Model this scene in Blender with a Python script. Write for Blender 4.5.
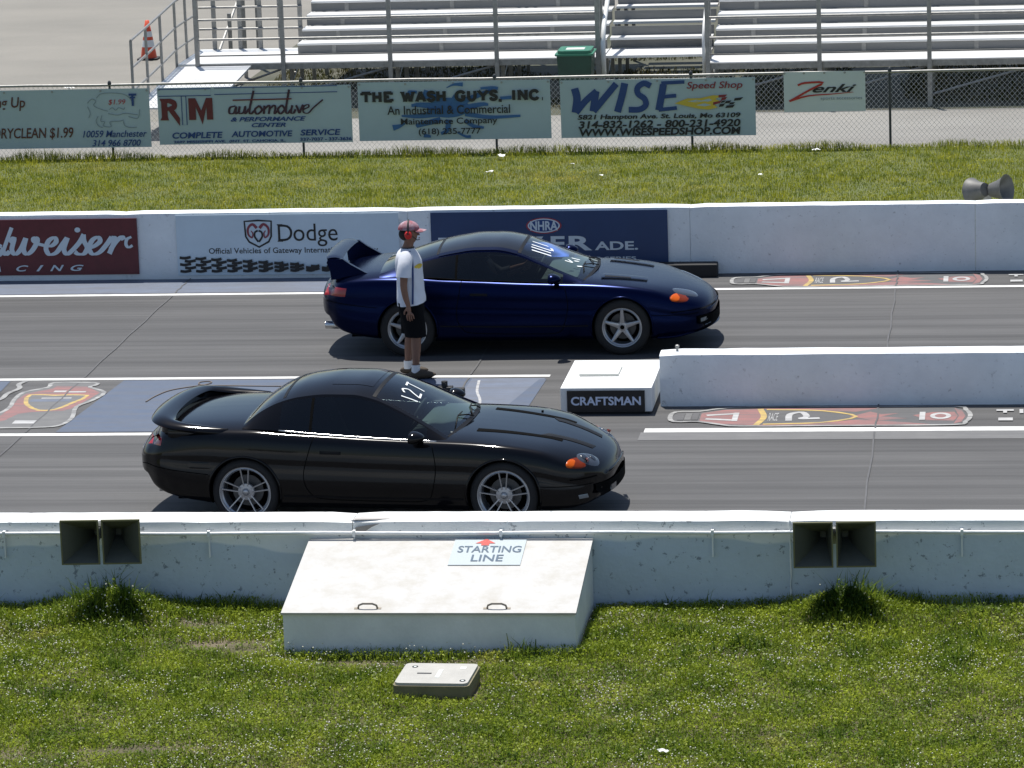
import bpy, bmesh, math, random
import numpy as np
from mathutils import Vector, Matrix
R = math.radians
random.seed(7)
RNG = np.random.default_rng(11)
scene = bpy.context.scene
for o in list(bpy.data.objects):
    bpy.data.objects.remove(o)

# ------------------------------------------------------------------ camera
cam_d = bpy.data.cameras.new('camera'); cam = bpy.data.objects.new('camera', cam_d)
scene.collection.objects.link(cam); scene.camera = cam
cam_d.sensor_width = 36.0; cam_d.sensor_fit = 'HORIZONTAL'
cam_d.lens = 36.0 * 3900.0 / 1024.0
cam_d.clip_start = 0.5; cam_d.clip_end = 4000.0
PITCH = math.atan(847 / 3900.0); YAW = R(7.5); ROLL = 0.035
fw = Vector((-math.sin(YAW) * math.cos(PITCH), math.cos(YAW) * math.cos(PITCH), -math.sin(PITCH)))
rt0 = Vector((math.cos(YAW), math.sin(YAW), 0)); up0 = rt0.cross(fw)
rt = rt0 * math.cos(ROLL) - up0 * math.sin(ROLL)
up = rt0 * math.sin(ROLL) + up0 * math.cos(ROLL)
cam.matrix_world = Matrix(((rt.x, up.x, -fw.x, 5.0), (rt.y, up.y, -fw.y, -36.5), (rt.z, up.z, -fw.z, 9.15), (0, 0, 0, 1)))

# ------------------------------------------------------------------ sky, sun, exposure
SUNDIR = Vector((-0.13, 0.31, 1.0)).normalized()      # towards the sun
world = bpy.data.worlds.new('World'); scene.world = world; world.use_nodes = True
wn = world.node_tree.nodes; wl = world.node_tree.links
sky = wn.new('ShaderNodeTexSky'); sky.sky_type = 'NISHITA'; sky.sun_disc = False
sky.sun_elevation = math.asin(SUNDIR.z); sky.sun_rotation = math.atan2(SUNDIR.x, SUNDIR.y)
sky.air_density = 1.0; sky.dust_density = 0.8; sky.ozone_density = 1.2
bg = wn['Background']; bg.inputs[1].default_value = 0.095
wl.new(sky.outputs[0], bg.inputs[0])
sun_d = bpy.data.lights.new('sun', 'SUN'); sun_d.energy = 5.0; sun_d.angle = R(0.53); sun_d.color = (1.0, 0.965, 0.90)
sun = bpy.data.objects.new('sun', sun_d); scene.collection.objects.link(sun)
sun.rotation_euler = SUNDIR.to_track_quat('Z', 'Y').to_euler(); sun.location = (0, 0, 60)
scene.view_settings.view_transform = 'Standard'; scene.view_settings.look = 'None'
scene.view_settings.exposure = 0.30; scene.view_settings.gamma = 1.0
scene.view_settings.use_curve_mapping = False
scene.render.engine = 'CYCLES'
scene.cycles.max_bounces = 8; scene.cycles.transparent_max_bounces = 16

# ------------------------------------------------------------------ helpers
COL = scene.collection

def tag(o, label=None, cat=None, group=None, kind=None):
    if label: o['label'] = label
    if cat: o['category'] = cat
    if group: o['group'] = group
    if kind: o['kind'] = kind
    return o

def empty(name, loc=(0, 0, 0), rz=0.0, label=None, cat=None, group=None):
    o = bpy.data.objects.new(name, None); COL.objects.link(o)
    o.location = loc; o.rotation_euler = (0, 0, rz); o.empty_display_size = 0.2
    return tag(o, label, cat, group)

def copy_tree(o, parent=None):
    c = o.copy(); COL.objects.link(c)
    if parent is not None:
        c.parent = parent; c.matrix_parent_inverse = o.matrix_parent_inverse.copy()
    for ch in list(o.children):
        if ch.name not in DONE_COPIES: copy_tree(ch, c)
    return c
DONE_COPIES = set()

class MB:
    """collects polygons for ONE mesh object"""
    def __init__(s): s.v = []; s.f = []; s.m = []; s.mi = 0
    def add(s, vs, fs):
        b = len(s.v); s.v.extend([tuple(v) for v in vs])
        for f in fs: s.f.append(tuple(i + b for i in f)); s.m.append(s.mi)
        return s
    def box(s, lo, hi, M=None):
        x0, y0, z0 = lo; x1, y1, z1 = hi
        vs = [(x0, y0, z0), (x1, y0, z0), (x1, y1, z0), (x0, y1, z0), (x0, y0, z1), (x1, y0, z1), (x1, y1, z1), (x0, y1, z1)]
        if M is not None: vs = [M @ Vector(v) for v in vs]
        return s.add(vs, [(0, 3, 2, 1), (4, 5, 6, 7), (0, 1, 5, 4), (1, 2, 6, 5), (2, 3, 7, 6), (3, 0, 4, 7)])
    def bbox(s, lo, hi, b=0.01):
        """box with chamfered edges"""
        bm = bmesh.new(); bmesh.ops.create_cube(bm, size=1.0)
        for v in bm.verts:
            v.co = Vector([(lo[i] + hi[i]) / 2 + v.co[i] * (hi[i] - lo[i]) for i in range(3)])
        bmesh.ops.bevel(bm, geom=bm.edges[:], offset=b, segments=2, profile=0.6, affect='EDGES')
        return s.bm(bm)
    def bm(s, bm):
        bm.verts.index_update()
        s.add([v.co for v in bm.verts], [[v.index for v in f.verts] for f in bm.faces]); bm.free(); return s
    def tube(s, pts, r, n=8, closed=False, cap=True):
        pts = [Vector(p) for p in pts]; N = len(pts)
        rr = r if isinstance(r, (list, tuple)) else [r] * N
        rings = []; prev = None
        for i, p in enumerate(pts):
            if closed: t = pts[(i + 1) % N] - pts[i - 1]
            else: t = pts[min(i + 1, N - 1)] - pts[max(i - 1, 0)]
            t.normalize()
            if prev is None:
                a = Vector((0, 0, 1)) if abs(t.z) < 0.9 else Vector((1, 0, 0)); u = t.cross(a).normalized()
            else:
                u = (prev - t * prev.dot(t)).normalized()
            prev = u; w = t.cross(u)
            rings.append([p + (u * math.cos(2 * math.pi * k / n) + w * math.sin(2 * math.pi * k / n)) * rr[i] for k in range(n)])
        vs = [v for rg in rings for v in rg]; fs = []
        M_ = N if closed else N - 1
        for i in range(M_):
            j = (i + 1) % N
            for k in range(n):
                fs.append((i * n + k, i * n + (k + 1) % n, j * n + (k + 1) % n, j * n + k))
        if cap and not closed:
            fs.append(tuple(reversed(range(n)))); fs.append(tuple((N - 1) * n + k for k in range(n)))
        return s.add(vs, fs)
    def lathe(s, prof, M=None, n=32, closed=False):
        """prof: list of (r, h) revolved about local Z"""
        vs = []; fs = []; L = len(prof)
        for k in range(n):
            a = 2 * math.pi * k / n
            for r, h in prof:
                v = Vector((r * math.cos(a), r * math.sin(a), h)); vs.append(M @ v if M is not None else v)
        for k in range(n):
            k2 = (k + 1) % n
            for i in range(L if closed else L - 1):
                j = (i + 1) % L
                fs.append((k * L + i, k2 * L + i, k2 * L + j, k * L + j))
        return s.add(vs, fs)
    def prism(s, poly, h0, h1, M=None):
        """poly (x,y) extruded from h0 to h1 along local z"""
        n = len(poly)
        vs = [Vector((x, y, h0)) for x, y in poly] + [Vector((x, y, h1)) for x, y in poly]
        if M is not None: vs = [M @ v for v in vs]
        fs = [tuple(reversed(range(n))), tuple(range(n, 2 * n))] + [(i, (i + 1) % n, n + (i + 1) % n, n + i) for i in range(n)]
        return s.add(vs, fs)
    def grid(s, rows, closed_u=False, closed_v=False):
        nu = len(rows); nv = len(rows[0]); vs = [v for r in rows for v in r]; fs = []
        for i in range(nu if closed_u else nu - 1):
            for j in range(nv if closed_v else nv - 1):
                i2 = (i + 1) % nu; j2 = (j + 1) % nv
                fs.append((i * nv + j, i * nv + j2, i2 * nv + j2, i2 * nv + j))
        return s.add(vs, fs)
    def build(s, name, mats, parent=None, smooth=False, angle=None, loc=None):
        me = bpy.data.meshes.new(name); me.from_pydata(s.v, [], s.f)
        if not isinstance(mats, (list, tuple)): mats = [mats]
        for m in mats: me.materials.append(m)
        if len(mats) > 1:
            for p, i in zip(me.polygons, s.m): p.material_index = min(i, len(mats) - 1)
        if smooth:
            me.polygons.foreach_set('use_smooth', [True] * len(me.polygons))
            if angle: me.set_sharp_from_angle(angle=R(angle))
        me.update()
        o = bpy.data.objects.new(name, me); COL.objects.link(o)
        if parent is not None: o.parent = parent
        if loc is not None: o.location = loc
        return o

def fixn(o):
    bm = bmesh.new(); bm.from_mesh(o.data); bmesh.ops.recalc_face_normals(bm, faces=bm.faces[:]); bm.to_mesh(o.data); bm.free(); return o

# ------------------------------------------------------------------ materials
def mat(name, col, rough=0.6, metal=0.0, spec=0.5, var=0.0, scale=8.0, bump=0.0, bscale=60.0, coat=0.0, col2=None, stretch=None, dirt=None, emit=None):
    m = bpy.data.materials.new(name); m.use_nodes = True
    nt = m.node_tree; N = nt.nodes; L = nt.links; b = N['Principled BSDF']
    b.inputs['Base Color'].default_value = (*col, 1); b.inputs['Roughness'].default_value = rough
    b.inputs['Metallic'].default_value = metal; b.inputs['Specular IOR Level'].default_value = spec
    b.inputs['Coat Weight'].default_value = coat; b.inputs['Coat Roughness'].default_value = 0.03
    tc = N.new('ShaderNodeTexCoord'); src = tc.outputs['Object']
    if stretch:
        mp = N.new('ShaderNodeMapping'); mp.inputs['Scale'].default_value = stretch; L.new(src, mp.inputs[0]); src = mp.outputs[0]
    out = None
    if var or col2:
        nz = N.new('ShaderNodeTexNoise'); nz.inputs['Scale'].default_value = scale; nz.inputs['Detail'].default_value = 8; nz.inputs['Roughness'].default_value = 0.65
        L.new(src, nz.inputs['Vector'])
        rp = N.new('ShaderNodeValToRGB'); rp.color_ramp.elements[0].position = 0.35; rp.color_ramp.elements[1].position = 0.68
        c2 = col2 if col2 else tuple(c * (1 - var) for c in col)
        c1 = col if col2 else tuple(min(1, c * (1 + var * 0.6)) for c in col)
        rp.color_ramp.elements[0].color = (*c2, 1); rp.color_ramp.elements[1].color = (*c1, 1)
        L.new(nz.outputs['Fac'], rp.inputs[0]); out = rp.outputs[0]
    if dirt:
        nz2 = N.new('ShaderNodeTexNoise'); nz2.inputs['Scale'].default_value = dirt[1]; nz2.inputs['Detail'].default_value = 10; nz2.inputs['Roughness'].default_value = 0.7
        L.new(src, nz2.inputs['Vector'])
        r2 = N.new('ShaderNodeValToRGB'); r2.color_ramp.elements[0].position = dirt[2]; r2.color_ramp.elements[1].position = dirt[3]
        r2.color_ramp.elements[0].color = (0, 0, 0, 1); r2.color_ramp.elements[1].color = (1, 1, 1, 1)
        L.new(nz2.outputs['Fac'], r2.inputs[0])
        mx = N.new('ShaderNodeMix'); mx.data_type = 'RGBA'; mx.inputs[7].default_value = (*dirt[0], 1); mx.inputs[6].default_value = (*col, 1)
        if out: L.new(out, mx.inputs[6])
        L.new(r2.outputs[0], mx.inputs[0]); out = mx.outputs[2]
    if out: L.new(out, b.inputs['Base Color'])
    if bump:
        nb = N.new('ShaderNodeTexNoise'); nb.inputs['Scale'].default_value = bscale; nb.inputs['Detail'].default_value = 6
        L.new(src, nb.inputs['Vector'])
        bp = N.new('ShaderNodeBump'); bp.inputs['Strength'].default_value = bump; bp.inputs['Distance'].default_value = 0.02
        L.new(nb.outputs['Fac'], bp.inputs['Height']); L.new(bp.outputs[0], b.inputs['Normal'])
    if emit:
        b.inputs['Emission Color'].default_value = (*emit[0], 1); b.inputs['Emission Strength'].default_value = emit[1]
    return m

def glass(name, tint, refl=1.0, rough=0.02):
    m = bpy.data.materials.new(name); m.use_nodes = True
    nt = m.node_tree; N = nt.nodes; L = nt.links; N.remove(N['Principled BSDF'])
    out = N['Material Output']; tr = N.new('ShaderNodeBsdfTransparent'); tr.inputs[0].default_value = (*tint, 1)
    gl = N.new('ShaderNodeBsdfGlossy'); gl.inputs['Roughness'].default_value = rough; gl.inputs[0].default_value = (refl, refl, refl, 1)
    fr = N.new('ShaderNodeFresnel'); fr.inputs[0].default_value = 1.52
    mx = N.new('ShaderNodeMixShader'); L.new(fr.outputs[0], mx.inputs[0]); L.new(tr.outputs[0], mx.inputs[1]); L.new(gl.outputs[0], mx.inputs[2])
    L.new(mx.outputs[0], out.inputs[0]); return m

# ------------------------------------------------------------------ writing and flat marks
_tc = {}
def glyphs(txt, bold=0.0, shear=0.0, space=1.0):
    key = (txt, bold, shear, space)
    if key in _tc: return _tc[key]
    c = bpy.data.curves.new('lettering', 'FONT'); c.body = txt; c.offset = bold; c.shear = shear; c.space_character = space
    c.resolution_u = 4
    o = bpy.data.objects.new('lettering', c); COL.objects.link(o)
    dg = bpy.context.evaluated_depsgraph_get(); dg.update()
    me = bpy.data.meshes.new_from_object(o.evaluated_get(dg))
    vs = [(v.co.x, v.co.y) for v in me.vertices]; fs = [tuple(p.vertices) for p in me.polygons]
    bpy.data.objects.remove(o); bpy.data.curves.remove(c); bpy.data.meshes.remove(me)
    xs = [v[0] for v in vs]; ys = [v[1] for v in vs]
    _tc[key] = (vs, fs, (min(xs), min(ys), max(xs), max(ys)))
    return _tc[key]

class Flat:
    """flat marks in the (u,v) plane of a sign: mapped by frame(u,v,h) -> local point"""
    def __init__(s, frame): s.mb = MB(); s.fr = frame; s.h = 0.003
    def col(s, i): s.mb.mi = i; return s
    def poly(s, pts):
        s.h += 0.00025
        s.mb.add([s.fr(u, v, s.h) for u, v in pts], [tuple(range(len(pts)))]); return s
    def text(s, txt, u0, v0, u1, v1, bold=0.0, shear=0.0, space=1.0):
        vs, fs, (a, b, c, d) = glyphs(txt, bold, shear, space); s.h += 0.00025
        s.mb.add([s.fr(u0 + (x - a) / (c - a) * (u1 - u0), v0 + (y - b) / (d - b) * (v1 - v0), s.h) for x, y in vs], fs); return s
    def stroke(s, pts, w, smooth=4, closed=False, w1=None, asp=1.0, nib=0.0):
        """ribbon along pts; w width in v units, asp = u/v unit ratio correction"""
        if smooth > 1: pts = catmull(pts, smooth, closed)
        P = [Vector((x * asp, y)) for x, y in pts]; n = len(P); L = []; Rr = []
        s.h += 0.00025
        for i, p in enumerate(P):
            if closed: t = P[(i + 1) % n] - P[i - 1]
            else: t = P[min(i + 1, n - 1)] - P[max(i - 1, 0)]
            if t.length < 1e-9: t = Vector((1, 0))
            t.normalize(); nn = Vector((-t.y, t.x)); k = i / (n - 1)
            ww = (w if w1 is None else w + (w1 - w) * k) * 0.5
            if nib: ww *= 1 - nib + nib * min(1.0, abs(t.y) * 1.25)
            L.append(p + nn * ww); Rr.append(p - nn * ww)
        vs = [s.fr(q.x / asp, q.y, s.h + (0 if closed else 2.5e-5 * i)) for i, q in enumerate(L)] + [s.fr(q.x / asp, q.y, s.h + (0 if closed else 2.5e-5 * i)) for i, q in enumerate(Rr)]
        if not closed: s.h += 2.5e-5 * n
        fs = [(i, n + i, n + (i + 1) % n, (i + 1) % n) for i in range(n if closed else n - 1)]
        s.mb.add(vs, fs); return s
    def ell(s, u, v, a, b, n=28):
        return s.poly([(u + a * math.cos(2 * math.pi * k / n), v + b * math.sin(2 * math.pi * k / n)) for k in range(n)])
    def build(s, name, mats, parent): return s.mb.build(name, mats, parent)

def catmull(pts, k=4, closed=False):
    P = [np.array(p, float) for p in pts]; n = len(P); out = []
    rng = n if closed else n - 1
    for i in range(rng):
        p0 = P[i - 1] if (i > 0 or closed) else P[0] * 2 - P[1]
        p1 = P[i]; p2 = P[(i + 1) % n]
        p3 = P[(i + 2) % n] if (i + 2 < n or closed) else P[-1] * 2 - P[-2]
        for j in range(k):
            t = j / k
            out.append(tuple(0.5 * (2 * p1 + (p2 - p0) * t + (2 * p0 - 5 * p1 + 4 * p2 - p3) * t * t + (3 * p1 - p0 - 3 * p2 + p3) * t ** 3)))
    if not closed: out.append(tuple(P[-1]))
    return out

def pchip(tab):
    xs = np.array([t[0] for t in tab], float); ys = np.array([t[1] for t in tab], float)
    h = np.diff(xs); dl = np.diff(ys) / h; n = len(xs); d = np.zeros(n)
    for i in range(1, n - 1):
        if dl[i - 1] * dl[i] > 0:
            w1 = 2 * h[i] + h[i - 1]; w2 = h[i] + 2 * h[i - 1]; d[i] = (w1 + w2) / (w1 / dl[i - 1] + w2 / dl[i])
    d[0] = dl[0]; d[-1] = dl[-1]
    def f(x):
        x = min(max(x, xs[0]), xs[-1]); i = min(int(np.searchsorted(xs, x, 'right')) - 1, n - 2); t = (x - xs[i]) / h[i]
        return float((1 + 2 * t) * (1 - t) ** 2 * ys[i] + t * (1 - t) ** 2 * h[i] * d[i] + t * t * (3 - 2 * t) * ys[i + 1] + t * t * (t - 1) * h[i] * d[i + 1])
    return f
# ------------------------------------------------------------------ shared materials
M = {}
M['white_paint'] = mat('white_paint', (0.80, 0.81, 0.80), 0.55, var=0.10, scale=2.2, bump=0.35, bscale=22, dirt=((0.33, 0.34, 0.33), 34.0, 0.70, 0.74))
M['wall_white'] = mat('wall_white', (0.74, 0.77, 0.79), 0.6, var=0.09, scale=1.6, bump=0.3, bscale=26, dirt=((0.42, 0.43, 0.44), 16.0, 0.60, 0.70))
M['fence_banner'] = mat('banner_vinyl', (0.40, 0.49, 0.515), 0.5, var=0.05, scale=1.2)
M['banner_pale'] = mat('banner_pale', (0.62, 0.66, 0.63), 0.5, var=0.05, scale=1.2)
M['black'] = mat('black_paint', (0.012, 0.012, 0.014), 0.5)
M['maroon'] = mat('maroon_ink', (0.13, 0.016, 0.02), 0.5)
M['red_ink'] = mat('red_ink', (0.42, 0.02, 0.02), 0.5)
M['navy_ink'] = mat('navy_ink', (0.012, 0.05, 0.19), 0.5)
M['blue_ink'] = mat('blue_ink', (0.03, 0.12, 0.30), 0.5)
M['yellow_ink'] = mat('yellow_ink', (0.62, 0.45, 0.05), 0.5)
M['pale_ink'] = mat('pale_ink', (0.55, 0.62, 0.68), 0.5)
M['grey_ink'] = mat('grey_ink', (0.22, 0.27, 0.29), 0.5)
M['galv'] = mat('galvanised_steel', (0.30, 0.295, 0.28), 0.45, metal=0.45, var=0.2, scale=14)
M['alum'] = mat('aluminium_plank', (0.72, 0.72, 0.71), 0.42, metal=0.25, var=0.12, scale=3.5, stretch=(0.3, 8, 3))
M['dark_post'] = mat('dark_post', (0.035, 0.04, 0.045), 0.5, var=0.2)
M['rubber'] = mat('rubber', (0.014, 0.014, 0.015), 0.75, var=0.2, bump=0.1)
M['white_mark'] = None

def ground_mat(name, base, dark, streak=False):
    m = bpy.data.materials.new(name); m.use_nodes = True; nt = m.node_tree; N = nt.nodes; L = nt.links; b = N['Principled BSDF']
    b.inputs['Roughness'].default_value = 0.72; b.inputs['Specular IOR Level'].default_value = 0.28
    tc = N.new('ShaderNodeTexCoord')
    def noise(scale, st, det=8, rough=0.6):
        mp = N.new('ShaderNodeMapping'); mp.inputs['Scale'].default_value = st; L.new(tc.outputs['Object'], mp.inputs[0])
        n = N.new('ShaderNodeTexNoise'); n.inputs['Scale'].default_value = scale; n.inputs['Detail'].default_value = det; n.inputs['Roughness'].default_value = rough
        L.new(mp.outputs[0], n.inputs['Vector']); return n.outputs['Fac']
    def ramp(f, p0, p1, c0=(0, 0, 0), c1=(1, 1, 1)):
        r = N.new('ShaderNodeValToRGB'); r.color_ramp.elements[0].position = p0; r.color_ramp.elements[1].position = p1
        r.color_ramp.elements[0].color = (*c0, 1); r.color_ramp.elements[1].color = (*c1, 1); L.new(f, r.inputs[0]); return r.outputs[0]
    def mix(f, a, c, typ='MIX'):
        mx = N.new('ShaderNodeMix'); mx.data_type = 'RGBA'; mx.blend_type = typ
        if isinstance(f, float): mx.inputs[0].default_value = f
        else: L.new(f, mx.inputs[0])
        for k, q in ((6, a), (7, c)):
            if isinstance(q, tuple): mx.inputs[k].default_value = (*q, 1)
            else: L.new(q, mx.inputs[k])
        return mx.outputs[2]
    col = ramp(noise(0.55, (0.5, 1, 1)), 0.32, 0.68, dark, base)
    if streak:
        s1 = ramp(noise(1.0, (0.05, 3.2, 1), 10, 0.7), 0.40, 0.66)
        col = mix(s1, col, tuple(c * 0.62 for c in dark))
        s2 = ramp(noise(1.0, (0.22, 11.0, 1), 6, 0.6), 0.55, 0.72)
        f2 = N.new('ShaderNodeMath'); f2.operation = 'MULTIPLY'; f2.inputs[1].default_value = 0.55; L.new(s2, f2.inputs[0])
        col = mix(f2.outputs[0], col, tuple(c * 0.5 for c in dark))
        s3 = ramp(noise(1.0, (0.10, 5.0, 1), 6, 0.6), 0.60, 0.75)
        f3 = N.new('ShaderNodeMath'); f3.operation = 'MULTIPLY'; f3.inputs[1].default_value = 0.35; L.new(s3, f3.inputs[0])
        col = mix(f3.outputs[0], col, tuple(c * 1.45 for c in base))
    grit = ramp(noise(90, (1, 1, 1), 4, 0.7), 0.25, 0.75, (0.72, 0.72, 0.72), (1.2, 1.2, 1.2))
    col = mix(1.0, col, grit, 'MULTIPLY')
    L.new(col, b.inputs['Base Color'])
    bp = N.new('ShaderNodeBump'); bp.inputs['Strength'].default_value = 0.25; bp.inputs['Distance'].default_value = 0.01
    L.new(noise(140, (1, 1, 1), 3), bp.inputs['Height']); L.new(bp.outputs[0], b.inputs['Normal'])
    return m

def mark_mat(name, col, wear=0.45, sc=6.0, lo=0.35, hi=0.62, under=(0.10, 0.10, 0.105)):
    """worn paint on the track: the paint breaks up into the asphalt colour"""
    m = mat(name, col, 0.7, var=0.12, scale=5)
    nt = m.node_tree; N = nt.nodes; L = nt.links; b = N['Principled BSDF']
    src = b.inputs['Base Color'].links[0].from_socket
    tc = N.new('ShaderNodeTexCoord'); mp = N.new('ShaderNodeMapping'); mp.inputs['Scale'].default_value = (0.35, 2.0, 1); L.new(tc.outputs['Object'], mp.inputs[0])
    n = N.new('ShaderNodeTexNoise'); n.inputs['Scale'].default_value = sc; n.inputs['Detail'].default_value = 10; n.inputs['Roughness'].default_value = 0.75
    L.new(mp.outputs[0], n.inputs['Vector'])
    r = N.new('ShaderNodeValToRGB'); r.color_ramp.elements[0].position = lo; r.color_ramp.elements[1].position = hi
    r.color_ramp.elements[0].color = (wear, wear, wear, 1); r.color_ramp.elements[1].color = (0, 0, 0, 1); L.new(n.outputs['Fac'], r.inputs[0])
    mx = N.new('ShaderNodeMix'); mx.data_type = 'RGBA'; L.new(r.outputs[0], mx.inputs[0]); L.new(src, mx.inputs[6]); mx.inputs[7].default_value = (*under, 1)
    L.new(mx.outputs[2], b.inputs['Base Color']); return m

def sheet(name, x0, x1, y0, y1, z, m, nx=1, ny=1):
    mb = MB(); mb.grid([[(x0 + (x1 - x0) * i / nx, y0 + (y1 - y0) * j / ny, z) for j in range(ny + 1)] for i in range(nx + 1)])
    o = fixn(mb.build(name, m))
    if o.data.polygons[0].normal.z < 0: o.data.flip_normals()
    return tag(o, kind='structure')

# ------------------------------------------------------------------ ground
M['lot'] = ground_mat('lot_concrete', (0.235, 0.220, 0.192), (0.19, 0.18, 0.158))
sheet('ground', -900, 900, -3.6, 1500, -0.03, M['lot']); sheet('ground', -900, 900, -500, -3.6, -0.30, mat('outer_lawn', (0.06, 0.085, 0.02), 0.95, col2=(0.10, 0.09, 0.04), scale=0.8))
sheet('track', -160, 160, -3.76, 11.96, 0.0, ground_mat('track_asphalt', (0.118, 0.116, 0.115), (0.090, 0.089, 0.090), True))
sheet('gravel_strip', -160, 160, 21.4, 25.6, -0.012, ground_mat('gravel', (0.27, 0.26, 0.24), (0.20, 0.19, 0.175)))
sheet('bleacher_dirt', -8.3, 160, 25.6, 40.0, -0.018, ground_mat('dirt', (0.10, 0.095, 0.07), (0.05, 0.055, 0.03)))
sheet('verge_soil', -160, 160, 11.96, 21.75, -0.006, mat('verge_soil', (0.12, 0.13, 0.045), 0.9, col2=(0.075, 0.10, 0.025), scale=1.2))

# painted marks on the track -------------------------------------------------
mk = dict(white=mark_mat('line_white', (0.72, 0.72, 0.70), 0.35), blue=mark_mat('track_blue', (0.050, 0.088, 0.165), 0.65, 3.0, 0.34, 0.80),
          red=mark_mat('track_red', (0.38, 0.125, 0.11), 0.85, 4.0, 0.36, 0.80), yel=mark_mat('track_yellow', (0.55, 0.38, 0.10), 0.7),
          dark=mark_mat('track_black', (0.075, 0.075, 0.078), 0.7), pale=mark_mat('track_pale', (0.50, 0.50, 0.50), 0.7, 4.0, 0.3, 0.66),
          lblue=mark_mat('track_light_blue', (0.12, 0.15, 0.215), 0.7, 3.0, 0.3, 0.7), grey=mark_mat('track_grey', (0.155, 0.154, 0.15), 0.85, 3.0, 0.36, 0.7))
mk['chalk'] = mark_mat('track_chalk_white', (0.52, 0.52, 0.50), 0.85, 7.0, 0.42, 0.74)
mkl = ['white', 'blue', 'red', 'yel', 'dark', 'pale', 'lblue', 'grey', 'chalk']
def ground_flat(z0):
    f = Flat(lambda u, v, h: (u, v, h)); f.h = z0; return f
def gbuild(f, name):
    o = f.mb.build(name, [mk[k] for k in mkl]); 
    bm = bmesh.new(); bm.from_mesh(o.data)
    for fc in bm.faces:
        if fc.normal.z < 0: fc.normal_flip()
    bm.to_mesh(o.data); bm.free()
    return tag(o, kind='structure')
def rect(f, x0, x1, y0, y1): return f.poly([(x0, y0), (x1, y0), (x1, y1), (x0, y1)])
g = ground_flat(0.003)
g.col(7); rect(g, 1.15, 90, 2.50, 2.86)
g.col(0); rect(g, -90, 0.42, 2.85, 2.97); rect(g, 1.18, 90, 2.86, 3.04); rect(g, -90, -0.12, 5.62, 5.73); rect(g, -90, 90, 10.58, 10.70)
gbuild(g, 'lane_lines')
g = ground_flat(0.002)
g.col(4)
for x in (-14.4, -9.9, -5.45, -1.02, 3.58, 8.1): 
    for a, c in ((-3.7, 2.82), (3.0, 5.58), (5.75, 10.55), (10.72, 11.7)):
        g.stroke([(x + 0.008 * math.sin(k * 1.7 + x), a + (c - a) * k / 12) for k in range(13)], 0.018, 1)
gbuild(g, 'expansion_joints')
g = ground_flat(0.004)
g.col(1); g.poly([(-4.95, 5.58), (-5.12, 3.02), (-1.04, 3.02), (-0.98, 5.58)]); g.poly([(-6.9, 5.58), (-6.26, 5.58), (-6.24, 5.1), (-6.27, 4.04), (-6.9, 3.1)])
g.col(6); g.poly([(-1.04, 3.02), (-0.30, 3.02), (-0.16, 5.55), (-0.98, 5.56)])
g.col(1); g.poly([(-0.50, 3.6), (-0.18, 4.0), (-0.14, 5.5), (-0.22, 5.5)])
g.col(5); g.stroke([(-0.89, 5.45), (-0.84, 4.9), (-0.74, 4.4), (-0.70, 3.8)], 0.03)
gbuild(g, 'blue_start_box')
g = ground_flat(0.0035); g.col(6); rect(g, -30, -1.0, 10.74, 11.66); gbuild(g, 'shoulder_paint')
g = ground_flat(0.0055)
CW = [(-6.2, 3.25), (-6.15, 3.72), (-5.96, 3.97), (-5.93, 4.28), (-5.97, 4.57), (-5.96, 4.99), (-5.74, 5.24), (-5.73, 5.48), (-5.26, 5.46), (-5.22, 5.33), (-5.26, 5.23), (-5.03, 4.96), (-5.08, 4.54), (-5.18, 4.23), (-5.1, 3.7), (-5.14, 3.36), (-5.3, 3.25), (-5.77, 3.22)]
g.col(7); g.poly(CW)
g.col(2); g.poly([(-6.0, 3.40), (-5.93, 3.75), (-5.91, 4.28), (-5.94, 4.63), (-5.91, 4.92), (-5.67, 5.18), (-5.66, 5.31), (-5.3, 5.26), (-5.08, 4.95), (-5.13, 4.61), (-5.22, 4.14), (-5.28, 4.04), (-5.62, 3.99), (-5.75, 3.9), (-5.82, 3.59)])
SH = [(-5.85, 4.86), (-5.57, 4.83), (-5.19, 4.82), (-5.28, 4.42), (-5.39, 4.11), (-5.57, 4.08), (-5.74, 4.31), (-5.82, 4.53)]
g.col(7); g.poly(SH); g.col(3); g.stroke(SH, 0.05, 2, True)
g.col(6); rect(g, -5.78, -5.32, 4.50, 4.62); g.col(5); rect(g, -5.68, -5.34, 4.66, 4.70); rect(g, -5.62, -5.48, 4.98, 5.06); rect(g, -5.45, -5.25, 4.96, 5.02); rect(g, -5.70, -5.46, 3.42, 3.58)
g.col(8); g.stroke(CW, 0.05, 3, True); g.stroke([(-6.22, 4.4), (-6.13, 4.67), (-6.13, 4.93), (-6.06, 5.19), (-6.12, 5.40), (-6.08, 5.56)], 0.06)
gbuild(g, 'painted_crest')
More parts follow.
